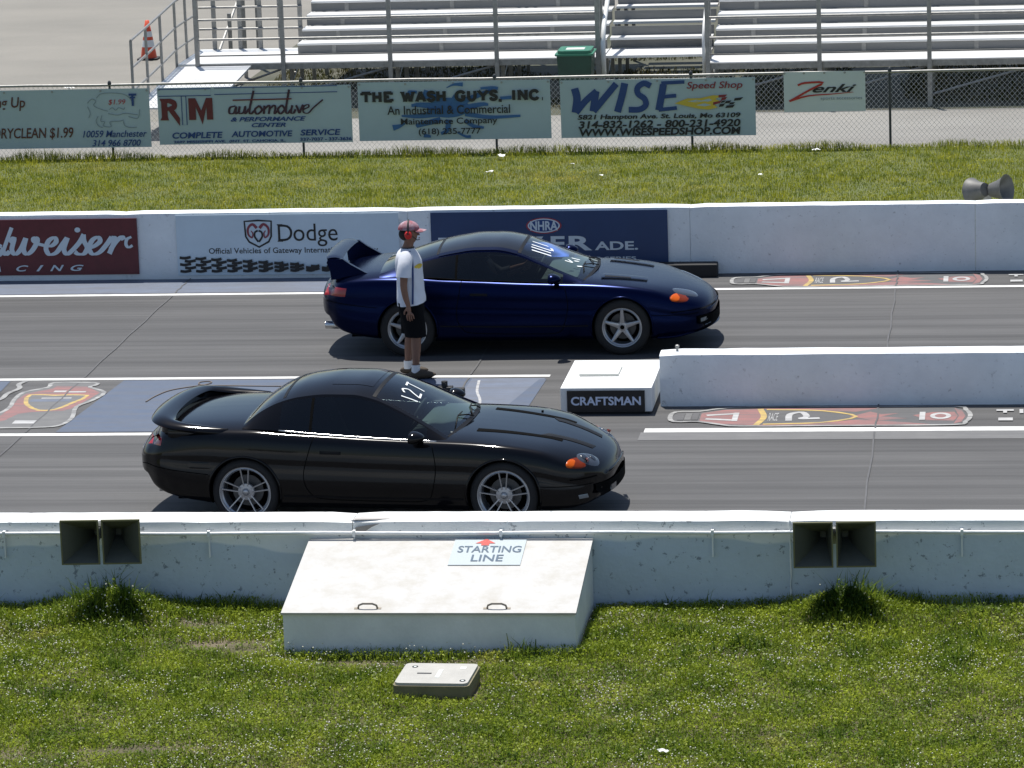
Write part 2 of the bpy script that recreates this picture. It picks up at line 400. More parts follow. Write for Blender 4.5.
def painted_bottle(x0, y0, sx, sy):
    X = lambda x: x0 + (x - 1.4) * sx
    Y = lambda y: y0 + (y - 3.5) * sy
    T = lambda pts: [(X(a), Y(b)) for a, b in pts]
    g = ground_flat(0.0045)
    OUT = T([(1.40, 3.5), (1.44, 3.77), (1.69, 3.80), (1.90, 3.93), (2.2, 4.0), (3.15, 3.98), (4.35, 3.98), (4.5, 3.80), (4.55, 3.50), (4.5, 3.20), (4.36, 3.05), (3.19, 3.04), (2.2, 3.03), (1.96, 3.12), (1.71, 3.28), (1.46, 3.28)])
    g.col(4); g.poly(OUT)
    g.col(2); g.poly(T([(1.72, 3.72), (1.95, 3.88), (2.36, 3.94), (2.36, 3.09), (1.95, 3.16), (1.72, 3.34)]))
    g.poly(T([(2.3, 3.97), (3.0, 3.94), (3.6, 3.93), (3.35, 3.75), (3.0, 3.83), (2.4, 3.9)])); g.poly(T([(2.3, 3.05), (3.0, 3.07), (4.2, 3.07), (3.9, 3.2), (3.4, 3.36), (3.0, 3.2), (2.4, 3.13)]))
    g.poly(T([(3.3, 3.5), (3.5, 3.75), (3.62, 3.62), (3.8, 3.66), (3.62, 3.5), (3.9, 3.4), (3.55, 3.3)])); g.poly(T([(3.95, 3.55), (4.15, 3.7), (4.38, 3.72), (4.42, 3.5), (4.38, 3.25), (4.1, 3.3)]))
    g.poly(T([(4.38, 3.9), (4.46, 3.78), (4.5, 3.5), (4.46, 3.22), (4.38, 3.12), (4.43, 3.5)]))
    g.col(3); g.stroke(T([(2.33, 3.92), (2.39, 3.5), (2.33, 3.1)]), 0.07 * sy); g.stroke(T([(2.4, 3.88), (3.0, 3.8), (3.36, 3.5), (3.0, 3.21), (2.4, 3.14)]), 0.05 * sy, 3)
    g.col(5); g.stroke(T([(1.78, 3.6), (2.1, 3.68)]), 0.07 * sy, 1); g.stroke(T([(1.78, 3.42), (2.1, 3.34)]), 0.07 * sy, 1); rect(g, X(2.06), X(2.12), Y(3.3), Y(3.72))
    g.text('RACE', X(2.44), Y(3.3), X(2.54), Y(3.7)); g.stroke(T([(2.66, 3.3), (2.66, 3.62), (2.78, 3.72), (2.84, 3.5), (2.78, 3.4), (2.98, 3.42)]), 0.075 * sy)
    g.ell(X(4.24), Y(3.5), 0.11 * sx, 0.16 * sy); g.col(2); g.ell(X(4.24), Y(3.5), 0.06 * sx, 0.09 * sy); g.col(5); rect(g, X(4.02), X(4.08), Y(3.3), Y(3.7))
    for i in range(3):
        g.col(7 if i % 2 else 4); rect(g, X(1.48 + i * 0.075), X(1.55 + i * 0.075), Y(3.36), Y(3.7))
    g.col(8); g.stroke(OUT, 0.055 * sy, 3, True)
    g.col(5); rect(g, X(4.84), X(4.99), Y(3.24), Y(3.38)); rect(g, X(4.82), X(5.0), Y(3.72), Y(3.80)); rect(g, X(4.89), X(4.93), Y(3.62), Y(3.74)); rect(g, X(5.06), X(5.10), Y(3.60), Y(3.80))
    return gbuild(g, 'painted_bottle')
painted_bottle(1.40, 3.53, 1.0, 0.93)
painted_bottle(1.53, 11.12, 1.0, 0.86)

# ------------------------------------------------------------------ concrete barriers
def barrier(name, x0, x1, y0, y1, h, m, label, group, cat='barrier'):
    o = MB(); n = max(4, int((x1 - x0) / 0.22)); rows = []
    prof = [(y1, -0.05), (y1, h - 0.05), (y1 - 0.012, h - 0.012), (y1 - 0.05, h), ((y0 + y1) / 2, h + 0.004), (y0 + 0.03, h), (y0 + 0.006, h - 0.012), (y0, h - 0.04), (y0 - 0.004, h * 0.5), (y0 - 0.012, -0.05)]
    rnd = random.Random(int(x0 * 100) + 5)
    for i in range(n + 1):
        t = i / n; e = 0.0
        inset = 0.02 if i in (0, n) else 0.0
        j = [(rnd.uniform(-.0035, .0035), rnd.uniform(-.003, .003)) for _ in prof]
        rows.append([(x0 + (x1 - x0) * t, y + (inset if y < (y0 + y1) / 2 else -inset) * 0.5 + a, z - (inset * 0.5 if z > 0.1 else 0) + b) for (y, z), (a, b) in zip(prof, j)])
    o.grid(rows); L = len(prof)
    o.add(rows[0], [tuple(range(L))]); o.add(rows[-1], [tuple(reversed(range(L)))])
    ob = fixn(o.build(name, m, None, True, 28))
    return tag(ob, label, cat, group)

def wall_extras():
    for ob in [o for o in bpy.data.objects if o.name.startswith('concrete_barrier')]:
        if ob.get('group', '').startswith('near') and abs(ob.data.vertices[0].co.x - 3.073) < 0.02:
            mb = MB(); rr = random.Random(3)
            mb.tube([(3.07 + rr.uniform(-.004, .004), -3.757 - rr.uniform(0, .004), 0.02 + 0.74 * k / 16) for k in range(17)], [rr.uniform(.006, .012) for _ in range(17)], 6); mb.build('joint_caulk', M['white_paint'], ob, True)
        if ob.get('group', '').startswith('near') and abs(ob.data.vertices[0].co.x + 0.767) < 0.02:
            rr = random.Random(9); fl = Flat(lambda u, v, h: (u, -3.757 - h, v)); fl.h = 0.002
            fl.poly([(-.74, .70), (-.66, .715), (-.52, .735), (-.60, .70), (-.66, .66), (-.71, .64), (-.75, .665)]).build('bare_patch', mat('bare_concrete', (0.22, 0.21, 0.20), 0.9, bump=0.4), ob)
            fl = Flat(lambda u, v, h: (u, v, 0.7605 + h)); fl.h = 0.002
            fl.poly([(-.80, -3.70), (-.70, -3.64), (-.5, -3.66), (-.42, -3.70), (-.55, -3.725), (-.75, -3.73)]).build('bare_patch', mat('chipped_top', (0.42, 0.40, 0.38), 0.9, bump=0.4), ob)
def near_wall_mat():
    m = mat('near_wall_paint', (0.78, 0.79, 0.78), 0.55, var=0.06, scale=2.0, bump=0.3, bscale=18, dirt=((0.34, 0.35, 0.36), 13.0, 0.595, 0.63))
    nt = m.node_tree; N = nt.nodes; L = nt.links; b = N['Principled BSDF']; src = b.inputs['Base Color'].links[0].from_socket
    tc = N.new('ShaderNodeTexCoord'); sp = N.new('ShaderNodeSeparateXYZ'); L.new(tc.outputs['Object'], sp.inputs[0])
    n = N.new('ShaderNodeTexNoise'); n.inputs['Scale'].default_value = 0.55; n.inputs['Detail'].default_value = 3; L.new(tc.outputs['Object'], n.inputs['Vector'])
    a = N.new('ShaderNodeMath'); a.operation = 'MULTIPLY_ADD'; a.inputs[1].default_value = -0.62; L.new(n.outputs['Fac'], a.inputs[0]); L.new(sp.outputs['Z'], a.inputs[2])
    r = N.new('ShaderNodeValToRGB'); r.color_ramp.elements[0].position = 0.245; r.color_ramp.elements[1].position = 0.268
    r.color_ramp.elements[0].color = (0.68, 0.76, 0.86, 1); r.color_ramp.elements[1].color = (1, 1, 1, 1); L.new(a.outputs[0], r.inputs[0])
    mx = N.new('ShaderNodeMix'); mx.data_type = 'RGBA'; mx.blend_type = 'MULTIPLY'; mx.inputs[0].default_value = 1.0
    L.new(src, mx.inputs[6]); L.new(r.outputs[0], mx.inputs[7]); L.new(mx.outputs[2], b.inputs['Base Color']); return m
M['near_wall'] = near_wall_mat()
nj = [-12.3, -8.45, -4.61, -0.77, 3.07, 6.91, 10.75]
nlab = ['white painted concrete barrier section just out of frame at the far left', 'white painted barrier section at the left edge behind the grass', 'white painted barrier section with horn speakers left of the sloped hatch',
        'white painted barrier section behind the sloped starting line hatch', 'white painted barrier section behind the right pair of horn speakers', 'white painted barrier section beyond the right edge of the lawn']
for i in range(6):
    if nj[i + 1] < -4.5 and i == 0: continue
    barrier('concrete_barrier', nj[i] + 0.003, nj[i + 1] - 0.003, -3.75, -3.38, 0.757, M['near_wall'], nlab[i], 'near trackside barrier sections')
fj = [-13.5, -9.9, -6.28, -2.61, 0.98, 4.54, 8.1, 11.7]
flab = ['far white barrier section left of the maroon sign, out of frame', 'far white barrier section behind the maroon beer sign', 'far white barrier section carrying the ram head banner', 'far white barrier section behind the blue car roof and navy banner',
        'plain far white barrier section right of the navy banner', 'far white barrier section at right edge below the grey horns', 'far white barrier section beyond the right edge']
for i in range(7):
    barrier('concrete_barrier', fj[i] + 0.002, fj[i + 1] - 0.002, 11.70, 11.95, 0.862, M['wall_white'], flab[i], 'far trackside barrier sections')
wall_extras()
cw = empty('median_wall', (1.25, 4.27, 0), 0, 'low white concrete median wall between the two lanes', 'barrier')
b_ = barrier('wall_body', 0, 8.2, -0.17, 0.17, 0.568, M['wall_white'], None, None, None); b_.parent = cw
mb = MB(); mb.tube([(0.18, 0, 0.55), (0.18, 0, 0.625)], 0.014, 8); mb.lathe([(0.0, 0.64), (0.022, 0.632), (0.022, 0.61), (0.0, 0.6)], Matrix.Translation((0.18, 0, 0)), 10)
mb.build('lifting_stud', M['galv'], cw)

# conduit pipe along the near wall
cp = empty('conduit_pipe', (0, -3.79, 0.655), 0, 'thin white conduit pipe running along the near barrier face', 'pipe')
mb = MB(); mb.tube([(-9 + i * 0.5, 0, 0.004 * math.sin(i * 1.3)) for i in range(42)], 0.016, 8); mb.build('pipe', M['white_paint'], cp, True)
for x in (-6.0, -3.9, -2.05, -0.75, 0.55, 2.4, 4.55, 6.2):
    mb = MB(); mb.box((x - 0.012, -0.022, -0.03), (x + 0.012, 0.03, 0.024)); mb.box((x - 0.006, 0.0, -0.22), (x + 0.006, 0.034, -0.03)); mb.build('pipe_clip', M['white_paint'], cp)

# ------------------------------------------------------------------ sloped hatch box with sign
hb = empty('starting_line_hatch', (0.1, -4.6, 0), 0, 'white sloped hatch box with two handles and a starting line sign', 'hatch box')
mb = MB()
x0, x1 = -1.24, 1.245; yf, yb = -0.62, 0.83; zf, zb = 0.315, 0.575
mb.add([(x0, yf, -0.05), (x1, yf, -0.05), (x1, yb, -0.05), (x0, yb, -0.05), (x0, yf, zf), (x1, yf, zf), (x1, yb, zb), (x0, yb, zb)], [(0, 3, 2, 1), (4, 5, 6, 7), (0, 1, 5, 4), (1, 2, 6, 5), (2, 3, 7, 6), (3, 0, 4, 7)])
M['box_white'] = mat('box_white', (0.74, 0.75, 0.74), 0.6, var=0.10, scale=3.0, bump=0.15, bscale=30)
mb.build('box_body', M['box_white'], hb)
M['lid_white'] = mat('lid_white', (0.46, 0.452, 0.435), 0.55, bump=0.12, bscale=20, dirt=((0.36, 0.335, 0.285), 3.4, 0.46, 0.76), var=0.02)
sl = math.atan2(zb - zf, yb - yf)
LM = Matrix.Translation((0, yf - 0.02, zf + 0.004)) @ Matrix.Rotation(sl, 4, 'X')
ln = math.hypot(yb - yf, zb - zf) + 0.02
for a, c in ((x0 - 0.012, x1 + 0.012),):
    mb = MB(); mb.box((a, 0, 0), (c, ln, 0.02), LM); mb.build('lid', M['lid_white'], hb)
for hx in (-0.52, 0.58):
    mb = MB(); mb.tube([LM @ Vector(p) for p in ((hx - 0.085, 0.085, 0.018), (hx - 0.075, 0.085, 0.05), (hx - 0.04, 0.085, 0.065), (hx + 0.04, 0.085, 0.065), (hx + 0.075, 0.085, 0.05), (hx + 0.085, 0.085, 0.018))], 0.009, 6)
    for q in (-0.095, 0.095): mb.box((hx + q - 0.02, 0.07, 0.02), (hx + q + 0.02, 0.1, 0.025), LM)
    mb.build('handle', mat('worn_handle', (0.25, 0.22, 0.18), 0.5, 0.5), hb)
sg = empty('sign', (0, 0, 0)); sg.parent = hb
sx0, sx1, sy0, sy1 = 0.05, 0.68, 0.93, 1.46
mb = MB(); mb.box((sx0, sy0, 0.022), (sx1, sy1, 0.028), LM); mb.build('sign_plate', mat('sign_white', (0.41, 0.46, 0.48), 0.45), sg)
fl = Flat(lambda u, v, h: LM @ Vector((sx0 + u * (sx1 - sx0), sy0 + v * (sy1 - sy0), 0.028 + h)))
fl.text('STARTING', 0.08, 0.47, 0.96, 0.72, 0.012).text('LINE', 0.30, 0.13, 0.74, 0.38, 0.012)
fl.col(1).poly([(0.30, 0.82), (0.58, 0.82), (0.44, 0.99)]).poly([(0.385, 0.74), (0.495, 0.74), (0.495, 0.822), (0.385, 0.822)])
fl.build('lettering', [mat('slate_ink', (0.05, 0.09, 0.14), 0.5), mat('arrow_red', (0.55, 0.06, 0.05), 0.5)], sg)

# ------------------------------------------------------------------ utility box in the lawn
ub = empty('utility_box', (0.32, -6.315, -0.012), R(-2.0), 'small tan utility box with a pale grey lid in the grass', 'utility box')
def rrect(x0, x1, y0, y1, r, n=5):
    out = []
    for cx, cy, a0 in ((x1 - r, y1 - r, 0), (x0 + r, y1 - r, 90), (x0 + r, y0 + r, 180), (x1 - r, y0 + r, 270)):
        for k in range(n + 1):
            a = R(a0 + 90 * k / n); out.append((cx + r * math.cos(a), cy + r * math.sin(a)))
    return out
mb = MB(); mb.prism(rrect(-0.325, 0.305, -0.225, 0.37, 0.05), -0.06, 0.10); mb.build('box_body', mat('box_tan', (0.17, 0.15, 0.085), 0.7, var=0.15), ub)
mb = MB(); mb.prism(rrect(-0.31, 0.29, -0.21, 0.355, 0.045), 0.10, 0.122); mb.build('lid', mat('lid_grey', (0.40, 0.39, 0.36), 0.65, var=0.1, scale=6, bump=0.1), ub)
fl = Flat(lambda u, v, h: (u, v, 0.122 + h)); fl.h = 0.001
rect(fl, -0.17, -0.05, 0.05, 0.08); fl.col(1); rect(fl, -0.005, 0.03, -0.05, 0.18); rect(fl, 0.16, 0.21, 0.2, 0.26)
fl.col(0); fl.ell(-0.22, 0.25, 0.025, 0.03); fl.ell(0.24, -0.13, 0.025, 0.03); fl.col(1); fl.ell(-0.22, 0.25, 0.012, 0.015); fl.ell(0.24, -0.13, 0.012, 0.015)
fl.build('lid_marks', [M['black'], M['banner_pale']], ub)

# ------------------------------------------------------------------ horn loudspeakers
M['horn'] = mat('horn_grey', (0.085, 0.088, 0.07), 0.5, var=0.12, scale=6)
M['horn_rim'] = mat('horn_rim', (0.14, 0.13, 0.06), 0.6)
M['horn_far'] = mat('horn_pale', (0.13, 0.127, 0.12), 0.55, var=0.25, scale=9)
def horn_pair(label, loc, rz, m, gap=0.020, h=0.385, w=0.325, dep=0.40, spread=0.10, group='horn loudspeaker pairs', pole=True):
    root = empty('horn_speaker', loc, rz, label, 'loudspeaker', group)
    for s in (-1, 1):
        mb = MB(); n = 7
        # mouth at y=-dep, throat at y=0 near the middle of the pair
        def ring(t, th):
            k = t ** 1.7
            x_in = s * (gap + 0.0 + (0.045) * (1 - k)); x_out = s * (gap + 0.045 * (1 - k) + 0.06 * (1 - k) + w * k)
            if s > 0: xa, xb = x_in, x_out
            else: xa, xb = x_out, x_in
            hh = 0.035 + (h / 2 - 0.035) * k; y = -dep * t
            xa += th; xb -= th; hh -= th
            return [(xa, y, -hh), (xb, y, -hh), (xb, y, hh), (xa, y, hh)]
        outer = [ring(i / n, 0) for i in range(n + 1)]; inner = [ring(i / n, 0.006) for i in range(n, -1, -1)]
        mb.grid([r for r in outer + inner], closed_v=True); mb.add(inner[-1], [(0, 1, 2, 3)]); mb.add(outer[0], [(3, 2, 1, 0)])
        o = fixn(mb.build('horn', m, root, True, 30))
        mb = MB(); ro = ring(1.0, -0.007); ri = ring(1.0, 0.006)
        for q in range(4):
            a, c = ro[q], ro[(q + 1) % 4]; d, e = ri[(q + 1) % 4], ri[q]
            f = [Vector(a), Vector(c), Vector(d), Vector(e)]
            mb.add([v + Vector((0, -0.004, 0)) for v in f] + [v + Vector((0, 0.02, 0)) for v in f], [(0, 1, 2, 3), (7, 6, 5, 4), (0, 4, 5, 1), (1, 5, 6, 2), (2, 6, 7, 3), (3, 7, 4, 0)])
        mb.build('horn_rim', M['horn_rim'] if m is M['horn'] else m, o)
        mb = MB(); mb.lathe([(0.0, 0.12), (0.06, 0.115), (0.07, 0.10), (0.07, 0.0), (0.05, -0.02), (0.0, -0.02)], Matrix.Translation((s * 0.075, 0.0, 0)) @ Matrix.Rotation(-math.pi / 2, 4, 'X'), 14); mb.build('driver', m, root, True, 40)
    mb = MB(); mb.box((-0.09, 0.05, -0.03), (0.09, 0.09, 0.03)); mb.box((-0.02, 0.03, -0.10), (0.02, 0.05, 0.03)); mb.box((-0.03, 0.09, -0.12), (0.03, 0.175, -0.02)); mb.build('bracket', M['galv'], root)
    if pole:
        mb = MB(); mb.tube([(0, 0.06, -loc[2] - 0.05), (0, 0.06, 0.16)], 0.024, 10); mb.build('pole', M['galv'] , root, True)
        mb = MB(); mb.tube([(0.01, 0.03, -0.05), (0.02, -0.03, -0.22), (0.0, -0.02, -0.34), (-0.012, 0.0, -0.5), (-0.02, 0.01, -0.62)], 0.006, 6); mb.build('cable', M['black'], root, True)
    return root
horn_pair('pair of dark horn speakers on near barrier left of the hatch', (-2.92, -3.92, 0.715), R(3), M['horn'], pole=False)
horn_pair('pair of dark horn speakers on near barrier right of the hatch', (3.46, -3.92, 0.68), R(3), M['horn'], pole=False)
hr = empty('horn_speaker', (4.69, 12.22, 0.93), 0, 'pair of pale grey bell horns mounted back to back behind far barrier', 'loudspeaker', 'horn loudspeaker pairs')
for dx, ax in ((-0.06, Vector((-0.70, 0.70, -0.25))), (0.09, Vector((0.80, -0.45, 0.15)))):
    mb = MB(); q = ax.to_track_quat('Z', 'Y').to_matrix().to_4x4()
    bell = [(0.085, -0.05), (0.10, 0.0), (0.118, 0.06), (0.138, 0.11), (0.158, 0.15), (0.178, 0.175), (0.182, 0.18), (0.17, 0.177), (0.125, 0.14), (0.08, 0.10), (0.05, 0.06), (0.0, 0.05)]
    mb.lathe([(0.0, -0.05)] + bell, Matrix.Translation((dx, 0, 0)) @ q, 28); fixn(mb.build('horn', M['horn_far'], hr, True, 50))
mb = MB(); mb.box((-0.05, 0.0, -0.2), (0.05, 0.05, 0.04)); mb.tube([(0, 0.06, -0.95), (0, 0.06, 0.0)], 0.024, 10); mb.build('bracket', M['galv'], hr)

# ------------------------------------------------------------------ start block in the median
cb = empty('start_block', (0.72, 4.42, 0), 0, 'low white start block with black lettered front panel in the median', 'start block')
mb = MB(); mb.bbox((-0.50, -0.70, 0.03), (0.475, 0.72, 0.29), 0.008); mb.build('block_body', M['box_white'], cb)
mb = MB(); mb.box((-0.47, -0.68, -0.02), (0.445, 0.69, 0.028)); mb.build('base', M['rubber'], cb)
mb = MB(); mb.box((-0.43, -0.712, 0.035), (0.40, -0.702, 0.262)); mb.build('front_panel', M['black'], cb)
fl = Flat(lambda u, v, h: (-0.43 + u * 0.83, -0.712 - h, 0.035 + v * 0.227)); fl.text('CRAFTSMAN', 0.05, 0.30, 0.95, 0.72, 0.03)
fl.build('lettering', mat('block_letters', (0.55, 0.62, 0.78), 0.5), cb)
mb = MB(); mb.bbox((-0.36, -0.12, 0.292), (0.065, 0.36, 0.318), 0.006); mb.build('top_plate', mat('top_plate', (0.66, 0.66, 0.6), 0.5), cb)
# black foam strip at the far wall
fs = MB(); fs.bbox((-1.8, 11.42, 0.0), (1.33, 11.66, 0.165), 0.02); tag(fs.build('foam_curb', M['rubber']), 'long black rubber curb at the foot of the far barrier', 'curb')
# dark asphalt seam along the far wall
# small start sensor and cable by the line
ps = empty('beam_sensor', (-1.17, 4.85, 0), 0, 'small dark beam sensor on the start line behind the black car', 'sensor')
mb = MB(); mb.bbox((-0.10, -0.06, 0), (0.07, 0.06, 0.07), 0.01); mb.tube([(-0.02, 0, 0.06), (-0.02, 0, 0.13)], 0.035, 10); mb.build('housing', M['black'], ps)
mb = MB(); mb.bbox((0.08, -0.05, 0), (0.20, 0.05, 0.05), 0.01); mb.build('lens', M['rubber'], ps); mb = MB(); mb.tube([(-0.02, -0.04, 0.10), (-0.02, -0.055, 0.10)], 0.025, 10); mb.build('lens', M['rubber'], ps)
mb = MB(); mb.tube([(*p, 0.009) for p in catmull([(-4.45, 4.45), (-4.4, 4.75), (-4.28, 5.05), (-3.97, 5.30), (-3.91, 5.42), (-3.97, 5.48), (-4.05, 5.42), (-3.96, 5.28), (-3.4, 5.22), (-2.6, 5.15), (-1.9, 5.0), (-1.28, 4.87)], 6)], 0.0075, 6)
tag(mb.build('ground_cable', mat('brown_cable', (0.14, 0.11, 0.09), 0.7), None, True), 'thin brown cable looped on the blue painted ground', 'cable')
# ------------------------------------------------------------------ banners on the far wall
def wall_sign(name, label, cat, x0, x1, z0, z1, y, m, th=0.012, group=None):
    root = empty(name, (x0, y, z0), 0, label, cat, group)
    mb = MB(); mb.box((0, 0, 0), (x1 - x0, th, z1 - z0)); mb.build('panel', m, root)
    W, H = x1 - x0, z1 - z0
    return root, Flat(lambda u, v, h: (u * W, -h, v * H)), W / H
WY = 11.672
r_, f, a = wall_sign('beer_sign', 'maroon sign with pale script lettering on the far barrier', 'sign', -9.05, -6.11, 0.075, 0.80, WY, mat('maroon_board', (0.11, 0.014, 0.022), 0.45, var=0.15), 0.02)
# script letters drawn as pen strokes (u,v) : "Budweiser" tail end
X = lambda px: (px / 5.12 - (-92.0)) / (137 - (-92.0))
Yv = lambda py: (362 - py) / 292.0
def S(pts, w=0.055, **k): f.stroke([(X(x), Yv(y)) for x, y in pts], w, 6, asp=a, nib=0.55, **k)
for c_, dx, dy in ((0, 0, 0),):
    f.col(c_)
    def T(pts, w=0.088, **k): S([(x + dx, y + dy) for x, y in pts], w, **k)
    T([(48, 110), (20, 175), (-5, 235)], 0.07); T([(-10, 210), (-40, 200), (-60, 235), (-30, 255), (0, 220)]); T([(-5, 235), (10, 250), (30, 235)])
    T([(30, 185), (58, 165), (42, 225), (58, 250), (88, 225), (118, 168)]); T([(120, 165), (104, 225), (120, 250), (152, 228), (180, 180), (170, 165), (158, 176), (180, 195), (212, 205)])
    T([(212, 205), (250, 208), (278, 185), (268, 165), (238, 182), (222, 222), (238, 252), (275, 243), (310, 200), (335, 168)])
    T([(338, 165), (316, 225), (330, 252), (360, 232), (400, 190), (425, 150)]); f.ell(X(392), Yv(126), 0.013, 0.045)
    T([(422, 150), (424, 185), (438, 220), (420, 250), (390, 252), (372, 240)])
    T([(436, 226), (478, 210), (508, 185), (496, 165), (466, 182), (448, 222), (464, 252), (500, 245), (540, 205), (570, 165)])
    T([(568, 165), (586, 172), (575, 205), (552, 252)]); T([(560, 230), (590, 190), (622, 165), (632, 180)]); T([(672, 165), (648, 178), (642, 205), (655, 220), (676, 210)], 0.06)
    T([(-120, 150), (-160, 250)], 0.07); T([(-180, 120), (-110, 105), (-95, 150), (-150, 180), (-95, 205), (-120, 245), (-190, 250)], 0.06)
f.col(0)
for ch, x0_, x1_ in (('R', -170, -115), ('A', -75, -20), ('C', 60, 125), ('I', 165, 205), ('N', 238, 312), ('G', 345, 415)):
    f.text(ch, X(x0_), Yv(340), X(x1_), Yv(308), 0.02, 0.35)
f.build('lettering', [M['pale_ink'], M['black']], r_)

r_, f, a = wall_sign('truck_banner', 'pale blue banner with ram head badge and checkered border', 'banner', -5.60, -2.72, 0.05, 0.83, WY, mat('banner_blue', (0.56, 0.66, 0.74), 0.5, var=0.06, scale=2), 0.01)
X = lambda px: (px / 4.452 + 170 - 175.5) / (400 - 175.5)
Yv = lambda py: (322 - py) / 286.0 - 0.0
f.text('Official Vehicles of Gateway International Raceway', X(168), Yv(228), X(928), Yv(193), 0.008)
f.text('D', X(483), Yv(163), X(548), Yv(85), 0.0); f.text('odge', X(552), Yv(190), X(750), Yv(82), 0.0)
for x_ in (488,): f.poly([(X(480), Yv(166)), (X(505), Yv(166)), (X(505), Yv(161)), (X(480), Yv(161))]); f.poly([(X(480), Yv(88)), (X(505), Yv(88)), (X(505), Yv(83)), (X(480), Yv(83))])
shield = [(334, 68), (394, 64), (455, 68), (452, 140), (440, 165), (396, 190), (352, 165), (338, 140)]
f.stroke([(X(x), Yv(y)) for x, y in shield], 0.03, 1, True, asp=a)
f.col(1)
for s_ in (-1, 1):
    q = lambda pts: [(X(395 + s_ * (x - 395)), Yv(y)) for x, y in pts]
    f.stroke(q([(401, 100), (420, 82), (440, 100), (440, 130), (424, 145), (420, 125), (428, 112)]), 0.05, 4, asp=a, w1=0.015)
    f.col(0); f.stroke(q([(397, 112), (410, 120), (412, 140), (400, 160), (396, 165)]), 0.03, 3, asp=a); f.col(1)
f.col(0)
nb = 10
for i in range(nb):
    for r in range(5):
        t = i / nb; hh = 20 * (1 - 0.5 * t); cx = 35 + i * 71; y0_ = 300 - r * 16 * (1 - t * 0.75) if True else 0
        if r * 16 * (1 - t * 0.75) > 66 * (1 - t) + 12: continue
        sh = 22 if r % 2 else 0
        f.stroke([(X(cx + sh), Yv(y0_)), (X(cx + sh + 22), Yv(y0_ + 3)), (X(cx + sh + 50 - 14 * t), Yv(y0_ - 2))], 0.045, 3, asp=a)
f.build('artwork', [M['black'], mat('ram_red', (0.22, 0.04, 0.06), 0.5)], r_)

r_, f, a = wall_sign('drink_banner', 'navy blue banner with oval racing badge behind the blue car', 'banner', -2.31, 0.70, 0.06, 0.825, WY, mat('banner_navy', (0.020, 0.048, 0.135), 0.5, var=0.12, scale=2), 0.01)
X = lambda px: (px / 4.452 + 510 - 430.5) / (668 - 430.5)
Yv = lambda py: 1 - (py - 10) / 275.0
f.col(1).ell(X(153), Yv(76), 0.075, 0.135); f.col(0).ell(X(153), Yv(76), 0.068, 0.118); f.col(2).ell(X(153), Yv(76), 0.062, 0.10)
f.col(0).text('NHRA', X(92), Yv(98), X(215), Yv(55), 0.03)
f.text('POW', 0.03, Yv(192), X(150), Yv(125), 0.025); f.text('E', X(182), Yv(192), X(245), Yv(125), 0.03); f.text('R', X(262), Yv(192), X(366), Yv(125), 0.03); f.text('ADE.', X(378), Yv(192), X(570), Yv(152), 0.025)
f.text('DRAG RACING SERIES', X(60), Yv(238), X(560), Yv(222), 0.02)
f.build('artwork', [M['pale_ink'], mat('badge_red', (0.30, 0.03, 0.05), 0.5), M['navy_ink']], r_)

# ------------------------------------------------------------------ chain-link fence
FY = 21.8
fe = empty('chain_link_fence', (0, FY, 0), 0, 'low chain link fence with dark posts behind the far verge', 'fence')
mb = MB(); mb.tube([(-20 + i, 0, 1.13 + 0.006 * math.sin(i * 2.1)) for i in range(36)], 0.021, 8); mb.build('top_rail', M['galv'], fe, True)
for k in range(-4, 6):
    x = -2.78 + 2.985 * k
    mb = MB(); mb.tube([(x, 0, -0.1), (x, 0, 1.15)], 0.019, 8); mb.lathe([(0.0, 1.20), (0.022, 1.185), (0.03, 1.16), (0.03, 1.13), (0.0, 1.13)], Matrix.Translation((x, 0, 0)), 10); mb.build('fence_post', M['dark_post'], fe, True, 40)
mb = MB(); pitch = 0.075; h = 1.09
k = -20.0
while k < 15:
    for s in (-1, 1):
        p0 = Vector((k, 0.012 * s, 0.02)); p1 = Vector((k + s * h * 0.9, 0.012 * s, 0.02 + h))
        d = 0.0017
        mb.add([p0 + Vector((-d, 0, -d)), p0 + Vector((d, 0, -d)), p0 + Vector((0, d, d)), p1 + Vector((-d, 0, -d)), p1 + Vector((d, 0, -d)), p1 + Vector((0, d, d))], [(0, 1, 4, 3), (1, 2, 5, 4), (2, 0, 3, 5)])
    k += pitch
mb.build('wire_mesh', mat('fence_wire', (0.46, 0.47, 0.46), 0.5, 0.3), fe)

def fence_banner(label, x0, x1, z0, z1, m, name='fence_banner', group='advertising banners on the fence'):
    root = empty(name, (x0, FY - 0.045, z0), 0, label, 'banner', group)
    n = 96; W, H = x1 - x0, z1 - z0
    wav = lambda u, v: 0.002 * math.sin(u * 23 + x0 * 3) * (1 - v) + 0.006 * math.sin(u * 9 + x0) * (0.4 + v) 
    rows = [[(u * W, wav(u, v), v * H) for v in (0, .25, .5, .75, 1)] for u in [i / n for i in range(n + 1)]]
    rows2 = [[(x, y + 0.006, z) for x, y, z in r] for r in rows]
    mb = MB(); mb.grid(rows); mb.grid(rows2)
    mb.build('sheet', m, root, True)
    mb = MB()
    for u in (0.01, 0.25, 0.5, 0.75, 0.99):
        mb.lathe([(0.006, 0.0), (0.016, 0.0), (0.016, 0.004), (0.006, 0.004), (0.006, 0.0)], Matrix.Translation((u * W, wav(u, 0.97) - 0.004, 0.965 * H)) @ Matrix.Rotation(math.pi / 2, 4, 'X'), 10)
    mb.build('grommets', M['galv'], root)
    return root, Flat(lambda u, v, h: (u * W, wav(u, v) - h - 0.009, v * H)), W / H

